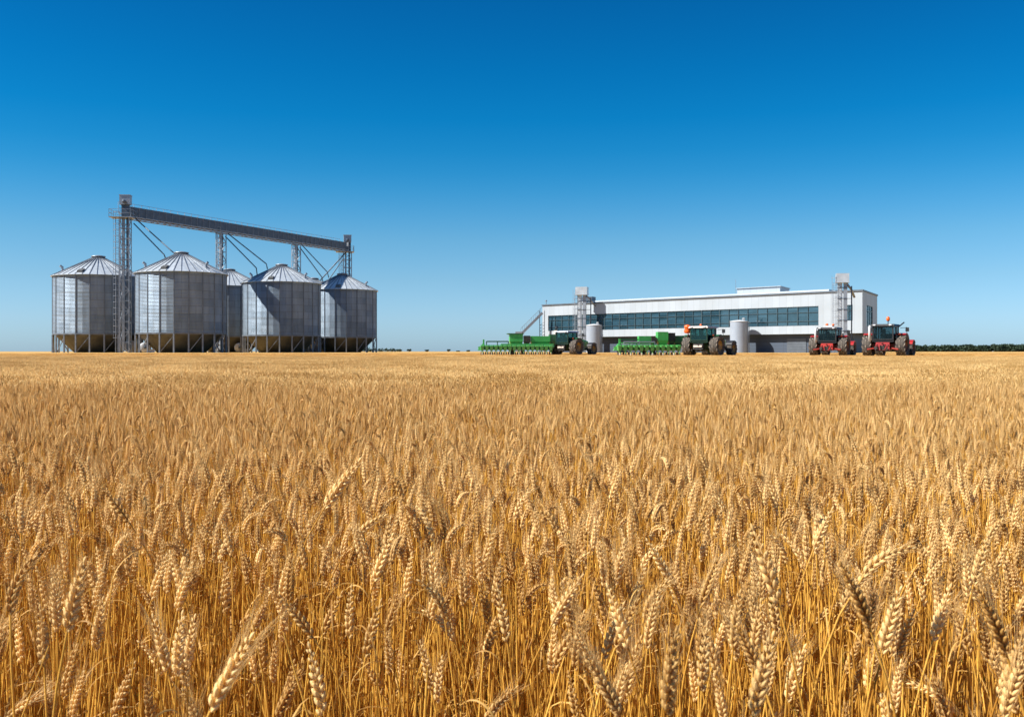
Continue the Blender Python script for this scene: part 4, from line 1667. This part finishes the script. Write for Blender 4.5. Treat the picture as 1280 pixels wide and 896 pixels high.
def patch_mesh(rnd, size=1.15, count=420):
    b = MB()
    for _ in range(count):
        o = Vector((rnd.uniform(-size / 2, size / 2), rnd.uniform(-size / 2, size / 2), 0))
        h = rnd.triangular(.52, .76, .72)
        az = rnd.uniform(0, 2 * PI)
        lean = abs(rnd.gauss(0, .05))
        hv = Vector((math.cos(az), math.sin(az), 0))
        top = o + hv * lean + Vector((0, 0, h))
        b.mi = 0
        b.tube([o + hv * lean * .3 + Vector((0, 0, h * .4)), top], [.002, .0014], 3, False)
        b.mi = 1
        d = Vector((0, 0, 1)) + hv * abs(rnd.gauss(.15, .35))
        Lh = rnd.uniform(.065, .09)
        far_ear(b, rnd, top, d, Lh * .55, .0050)
        d2 = d.normalized() + hv * abs(rnd.gauss(.15, .5)) - Vector((0, 0, rnd.uniform(0, .5)))
        far_ear(b, rnd, top + d.normalized() * Lh * .52, d2, Lh * .55, .0046)
        if rnd.random() < .25:
            b.mi = 2
            for _k in range(3):
                dd = d.normalized() + Vector((rnd.uniform(-.3, .3), rnd.uniform(-.3, .3), 0))
                b.tube([top + d.normalized() * Lh * .6, top + d.normalized() * Lh * .6 + dd * rnd.uniform(.05, .09)], [.0007, .0003], 3, False)
        if rnd.random() < .5:
            b.mi = 3
            leaf_geo(b, rnd, o + Vector((0, 0, h * rnd.uniform(.4, .85))), rnd.uniform(0, 2 * PI), .16, .008, 1, 1, 3)
    return b.mesh('wheat_patch', WM, True)


rnd = random.Random(2024)
NP, NS, NB = 26, 8, 6
for i in range(NP):
    o = bpy.data.objects.new('a_wheat_plant_%02d' % i, plant_mesh(rnd, i))
    lib.objects.link(o)
for i in range(NS):
    o = bpy.data.objects.new('b_straw_tuft_%02d' % i, straw_mesh(rnd, i))
    lib.objects.link(o)
for i in range(NB):
    o = bpy.data.objects.new('c_wheat_patch_%02d' % i, patch_mesh(rnd))
    lib.objects.link(o)

# --- foreground stalks traced from the photo: (base px, base py, tip px, tip py, ear bend, awns, label)
HERO = [
    (689, 781, 727, 724, .15, 1, 'pale single ear leaning right on a long clear stem, lower middle of the field'),
    (634, 802, 622, 735, .10, 0, 'pale ear tilted slightly left, just left of the clear long stemmed ear'),
    (651, 768, 681, 740, .25, 0, 'short ear tucked low behind the clear long stemmed ear'),
    (835, 893, 836, 792, .02, 2, 'large upright pale ear standing alone at the bottom, right of the middle'),
    (775, 895, 737, 822, .12, 2, 'large ear leaning left at the bottom, beside the large upright ear'),
    (877, 863, 882, 784, .05, 0, 'darker upright ear just right of the large upright bottom ear'),
    (605, 900, 637, 866, .15, 2, 'ear cut by the bottom edge, leaning right, near the middle'),
    (837, 726, 809, 678, .15, 0, 'brownish ear leaning left in the middle of the near field'),
    (263, 888, 313, 800, .10, 3, 'large pale ear leaning right with long spreading awns, lower left'),
    (403, 894, 388, 810, .08, 0, 'stout golden ear nearly upright, right of the long awned ear'),
    (345, 898, 375, 842, .10, 1, 'ear leaning right at the bottom edge beside the stout golden ear'),
    (403, 793, 427, 743, .12, 0, 'golden ear leaning right above the stout golden ear'),
    (437, 798, 438, 736, .05, 0, 'upright golden ear beside a right leaning one, left of the middle'),
    (392, 797, 346, 752, .35, 0, 'brown arching ear bending far to the left above the stout golden ear'),
    (457, 821, 475, 754, .08, 0, 'narrow golden ear leaning slightly right, left of the middle'),
    (282, 763, 282, 707, .04, 0, 'plain upright golden ear above the long awned ear'),
    (330, 842, 326, 788, .05, 1, 'upright bushy ear just right of the long awned ear'),
    (221, 844, 226, 770, .05, 0, 'upright golden ear just left of the long awned ear'),
    (487, 843, 483, 796, .08, 1, 'short dull ear standing upright right of the narrow golden ear'),
    (13, 768, 46, 700, .9, 0, 'arched golden ear nodding to the right at the left edge'),
    (84, 789, 107, 705, .10, 1, 'golden ear leaning right, second large one from the left edge'),
    (141, 897, 167, 832, .08, 0, 'golden ear leaning right on the bottom row, near the left edge'),
    (27, 828, 22, 772, .06, 0, 'dull upright ear by the left edge'),
    (8, 896, 50, 870, .2, 2, 'ear cut by the bottom left corner, leaning right'),
    (90, 897, 97, 862, .06, 2, 'ear cut by the bottom edge near the bottom left corner'),
    (468, 726, 490, 671, .10, 0, 'golden ear leaning right behind the narrow golden ear'),
    (546, 878, 551, 824, .05, 0, 'narrow upright golden ear low in the field, left of the middle'),
    (606, 824, 624, 767, .10, 0, 'golden ear leaning right, close left of the pale tilted ear'),
    (406, 634, 452, 578, .15, 1, 'far reaching ear leaning right above the brown arching ear'),
    (442, 675, 480, 644, .45, 1, 'pale curved ear bowing to the right, left of the middle'),
    (161, 652, 128, 614, .2, 0, 'small dark ear leaning left near the left side'),
    (286, 692, 250, 662, .35, 0, 'dark ear bending to the left in the left part'),
    (1254, 897, 1279, 815, .10, 2, 'large ear at the bottom right corner'),
    (1103, 816, 1127, 740, .10, 1, 'big pale ear leaning right, third from the right edge'),
    (1166, 800, 1189, 736, .10, 1, 'big pale ear leaning right, second from the right edge'),
    (1258, 817, 1226, 740, .12, 2, 'big pale ear leaning left with loose awns near the right edge'),
    (1087, 784, 1053, 709, .12, 1, 'big ear leaning left, crossing toward a right leaning one at right'),
    (1217, 730, 1236, 668, .10, 1, 'pale ear leaning right above the loose awned ear at right'),
    (1079, 720, 1137, 682, .7, 1, 'arched ear bowing far to the right in the right part'),
    (941, 894, 966, 798, .06, 1, 'stout ear leaning right on the bottom row, right half'),
    (973, 754, 941, 664, .12, 0, 'long ear leaning left above the stout bottom row ear'),
    (1019, 778, 1050, 757, .3, 0, 'short dull ear lying nearly flat to the right'),
    (1017, 686, 1040, 637, .10, 0, 'golden ear leaning right in the middle right part'),
    (1147, 705, 1178, 672, .3, 1, 'pale ear bent to the right between the big right hand ears'),
    (720, 900, 715, 868, .1, 0, 'ear barely rising over the bottom edge beside the left leaning large ear'),
]

rnd = random.Random(77)
ear_lib = []
for i in range(14):
    bend = [.05, .12, .2, .3, .5, .8, 1.2, .1, .08, .15, .1, .4, .05, .9][i]
    aw = [.02, .03, .045, .03, .03, .025, .03, .0, .06, .055, .012, .05, .065, .04][i]
    e, a = MB(), MB()
    ear_geo(e, a, rnd, bend, .092, rnd.choice((15, 16, 17)), aw, .00042, rnd.uniform(1.02, 1.15))
    ear_lib.append((bend, aw, e.mesh('ear', M['ear'], True), a.mesh('awns', M['awn'], True) if a.v else None))
leaf_lib = []
for i in range(8):
    b = MB()
    leaf_geo(b, rnd, (0, 0, 0), 0, rnd.uniform(.10, .20), rnd.uniform(.003, .006), 1.0, rnd.uniform(.3, 1.1))
    leaf_lib.append(b.mesh('leaf', M['leaf'], True))


def bez(p0, p1, p2, p3, n):
    out = []
    for i in range(n + 1):
        t = i / n
        out.append(p0 * (1 - t) ** 3 + p1 * 3 * t * (1 - t) ** 2 + p2 * 3 * t * t * (1 - t) + p3 * t ** 3)
    return out


def stalk(foot, neck, direction, bend, awns, sc, label, group, roll_sign, roll=None):
    """a wheat stalk as a thing: stem, ear (> awns), leaf"""
    root = thing('wheat_stalk', foot, label, 'wheat stalk', group)
    n = neck - foot
    d = direction.normalized()
    pts = bez(Vector((0, 0, 0)), Vector((0, 0, n.z * .4)), n - d * n.z * .30, n, 9)
    b = MB()
    b.tube(pts, [.0026 - .00011 * k for k in range(len(pts))], 6, False)
    b.build('stem', M['stem'], root, True)
    want = [.0, .022, .045, .062][awns]
    c = min(ear_lib, key=lambda q: abs(q[0] - bend) * 2 + abs(q[1] - want) * 25 + rnd.random() * .25)
    e = link('ear', c[2], root)
    # local +x of the ear (bend side) = roll_sign * camera right, as seen across d
    xr = Vector((roll_sign, rnd.uniform(-.5, .5), 0)) if roll is None else Vector((math.cos(roll), math.sin(roll), 0))
    x = (xr - d * xr.dot(d)).normalized()
    mx = Matrix((x, d.cross(x), d)).transposed()
    e.rotation_euler = mx.to_euler()
    e.location = n
    e.scale = (sc, sc, sc)
    if c[3] is not None:
        link('awns', c[3], e)
    for _ in range(1):
        l = link('leaf', rnd.choice(leaf_lib), root)
        l.location = pts[rnd.choice((3, 4, 5, 6))]
        l.rotation_euler = (0, 0, rnd.uniform(0, 6.28))
    return root


HERO_XY = []
for (bx, by, tx, ty, bend, awns, lab) in HERO:
    lp = math.hypot(tx - bx, ty - by)
    d = FPX * .097 / max(lp, 40)
    d = max(.98, min(2.6, d))
    d = max(d, (CAMZ - .83) * FPX / (by - HY))
    neck = at(bx, by, d)
    if neck.z < .5:
        d = (CAMZ - .55) * FPX / (by - HY)
        neck = at(bx, by, d)
    tip = at(tx, ty, d + rnd.uniform(-.015, .015))
    v = tip - neck
    sc = max(.85, min(1.45, v.length / .092))
    side = 1 if tx >= bx else -1
    # start direction leans back so that the bent ear ends at the tip
    ang = math.atan2(v.x, v.z) - side * bend * .5
    dirn = Vector((math.sin(ang), v.y / max(v.length, .01), math.cos(ang)))
    foot = Vector((neck.x - math.sin(ang) * .22 + rnd.uniform(-.03, .03), neck.y + rnd.uniform(-.03, .05), 0))
    stalk(foot, neck, dirn, bend, awns, sc, lab, 'wheat stalks at the front of the field', side)
    HERO_XY.append((neck.x, neck.y))

# --- the rest of the nearest 300 stalks
CLASS = {
    'up': 'golden wheat stalk with an upright ear, crowded among the front stalks',
    'right': 'golden wheat stalk with its ear leaning right, crowded among the front stalks',
    'left': 'golden wheat stalk with its ear leaning left, crowded among the front stalks',
    'nod': 'golden wheat stalk with a nodding curved ear, crowded among the front stalks',
}
NEAR_END = 2.3
made = len(HERO)
tries = 0
rest_xy = []
while made < 300 and tries < 40000:
    tries += 1
    y = rnd.uniform(1.0, NEAR_END)
    x = rnd.uniform(-.62, .62) * y
    if y < 1.45 and rnd.random() < .93:
        continue
    if any((x - a) ** 2 + (y - c) ** 2 < .045 ** 2 for a, c in HERO_XY[:len(HERO)]):
        continue
    if any((x - a) ** 2 + (y - c) ** 2 < .032 ** 2 for a, c in rest_xy):
        continue
    if any(abs(x / y - a / c) < .022 and y < c + .05 for a, c in HERO_XY):
        continue
    h = rnd.uniform(.42, .60) if y < 1.5 else rnd.triangular(.42, .74, .64)
    lean = rnd.gauss(0, .2)
    bend = abs(rnd.gauss(.08, .09))
    k = 'right' if lean > .16 else 'left' if lean < -.16 else 'up'
    if rnd.random() < .09:
        k, bend = 'nod', rnd.uniform(.7, 1.25)
    dirn = Vector((lean, rnd.uniform(-.2, .2), 1))
    neck = Vector((x, y, h))
    foot = Vector((x - lean * .2 + rnd.uniform(-.03, .03), y + rnd.uniform(-.03, .03), 0))
    stalk(foot, neck, dirn, bend, rnd.choice((0, 1, 1, 2, 2, 3)), rnd.uniform(.85, 1.08), CLASS[k], 'wheat stalks at the front of the field', 1 if lean >= 0 else -1)
    rest_xy.append((x, y))
    made += 1

# --- the field itself: one object of points that carry the plants
P, I, RO, SC = [], [], [], []


def put(x, y, z, idx, rot, scl):
    P.append((x, y, z))
    I.append(idx)
    RO.append(rot)
    SC.append(scl)


rnd = random.Random(9)


def inside(x, y, m=.4):
    return abs(x) < .56 * y + m


# bare straw in the nearest strip, full plants behind it
NEAR2 = 13.0
cell = .050
rows = int((NEAR2 + 0.8) / cell)
for j in range(rows):
    yy = -.8 + j * cell
    nx = int((.56 * max(0, yy) + 3.0) / cell)
    for i in range(-nx, nx + 1):
        x = i * cell + rnd.uniform(-.5, .5) * cell
        y = yy + rnd.uniform(-.5, .5) * cell
        crowd = y > NEAR_END - .05 or y < .85 or abs(x) > .62 * y + .02    # beyond the nearest stalks
        if crowd and rnd.random() < (.62 if y < 3.2 else .80 if y < 4 else .97):
            s = rnd.uniform(.90, 1.08) * (1 if y > .9 else .9)
            th = s * (1 - .3 * min(1, max(0, (y - 2) / 3)))
            put(x, y, 0, rnd.randrange(NP), (rnd.gauss(0, .06), rnd.gauss(0, .06), rnd.uniform(0, 2 * PI)), (th, th, s * rnd.uniform(.95, 1.03)))
        if rnd.random() < (.24 if y < 2.6 else .34 if y < 4 else .18):
            s = rnd.uniform(.8, 1.1)
            put(x + rnd.uniform(-.03, .03), y + rnd.uniform(-.03, .03), 0, NP + rnd.randrange(NS), (rnd.gauss(0, .06), rnd.gauss(0, .06), rnd.uniform(0, 2 * PI)), (s, s, s))
j = 0
yy = NEAR2 - .3
while yy < WHEAT_END - .8:
    nx = int((.56 * yy + 6) / 1.0) + 1
    for i in range(-nx, nx + 1):
        s = rnd.uniform(.96, 1.04)
        put(i + rnd.uniform(-.1, .1), yy + rnd.uniform(-.1, .1), 0, NP + NS + rnd.randrange(NB), (0, 0, rnd.uniform(0, 2 * PI)), (1.05, 1.05, s))
    yy += 1.0
# short stubble on the rise beyond the standing crop
yy = WHEAT_END + 1.2
while yy < 126:
    nx = int((.56 * yy + 3) / 1.2) + 1
    for i in range(-nx, nx + 1):
        put(i * 1.2 + rnd.uniform(-.2, .2), yy + rnd.uniform(-.2, .2), gz(yy), NP + NS + rnd.randrange(NB), (0, 0, rnd.uniform(0, 2 * PI)), (1.2, 1.2, rnd.uniform(.11, .16)))
    yy += 1.2

me = bpy.data.meshes.new('wheat_field')
me.from_pydata(P, [], [])
at_i = me.attributes.new('pick', 'INT', 'POINT')
at_i.data.foreach_set('value', I)
at_r = me.attributes.new('turn', 'FLOAT_VECTOR', 'POINT')
at_r.data.foreach_set('vector', [c for r_ in RO for c in r_])
at_s = me.attributes.new('size', 'FLOAT_VECTOR', 'POINT')
at_s.data.foreach_set('vector', [c for r_ in SC for c in r_])
field = bpy.data.objects.new('wheat_field', me)
C.objects.link(field)
tag(field, 'ripe golden wheat crop filling the field up to the machines', 'wheat', None, 'stuff')
ng = bpy.data.node_groups.new('wheat_scatter', 'GeometryNodeTree')
ng.interface.new_socket('Geometry', in_out='INPUT', socket_type='NodeSocketGeometry')
ng.interface.new_socket('Geometry', in_out='OUTPUT', socket_type='NodeSocketGeometry')
gi, go = ng.nodes.new('NodeGroupInput'), ng.nodes.new('NodeGroupOutput')
ci = ng.nodes.new('GeometryNodeCollectionInfo')
ci.inputs['Collection'].default_value = lib
ci.inputs['Separate Children'].default_value = True
ci.inputs['Reset Children'].default_value = True
ip = ng.nodes.new('GeometryNodeInstanceOnPoints')
ip.inputs['Pick Instance'].default_value = True


def named(nm, ty):
    n_ = ng.nodes.new('GeometryNodeInputNamedAttribute')
    n_.data_type = ty
    n_.inputs['Name'].default_value = nm
    return n_.outputs['Attribute']


ng.links.new(gi.outputs[0], ip.inputs['Points'])
ng.links.new(ci.outputs[0], ip.inputs['Instance'])
ng.links.new(named('pick', 'INT'), ip.inputs['Instance Index'])
ng.links.new(named('turn', 'FLOAT_VECTOR'), ip.inputs['Rotation'])
ng.links.new(named('size', 'FLOAT_VECTOR'), ip.inputs['Scale'])
ng.links.new(ip.outputs[0], go.inputs[0])
gmod = field.modifiers.new('scatter', 'NODES')
gmod.node_group = ng
print('wheat instances', len(P), 'stalks', made)
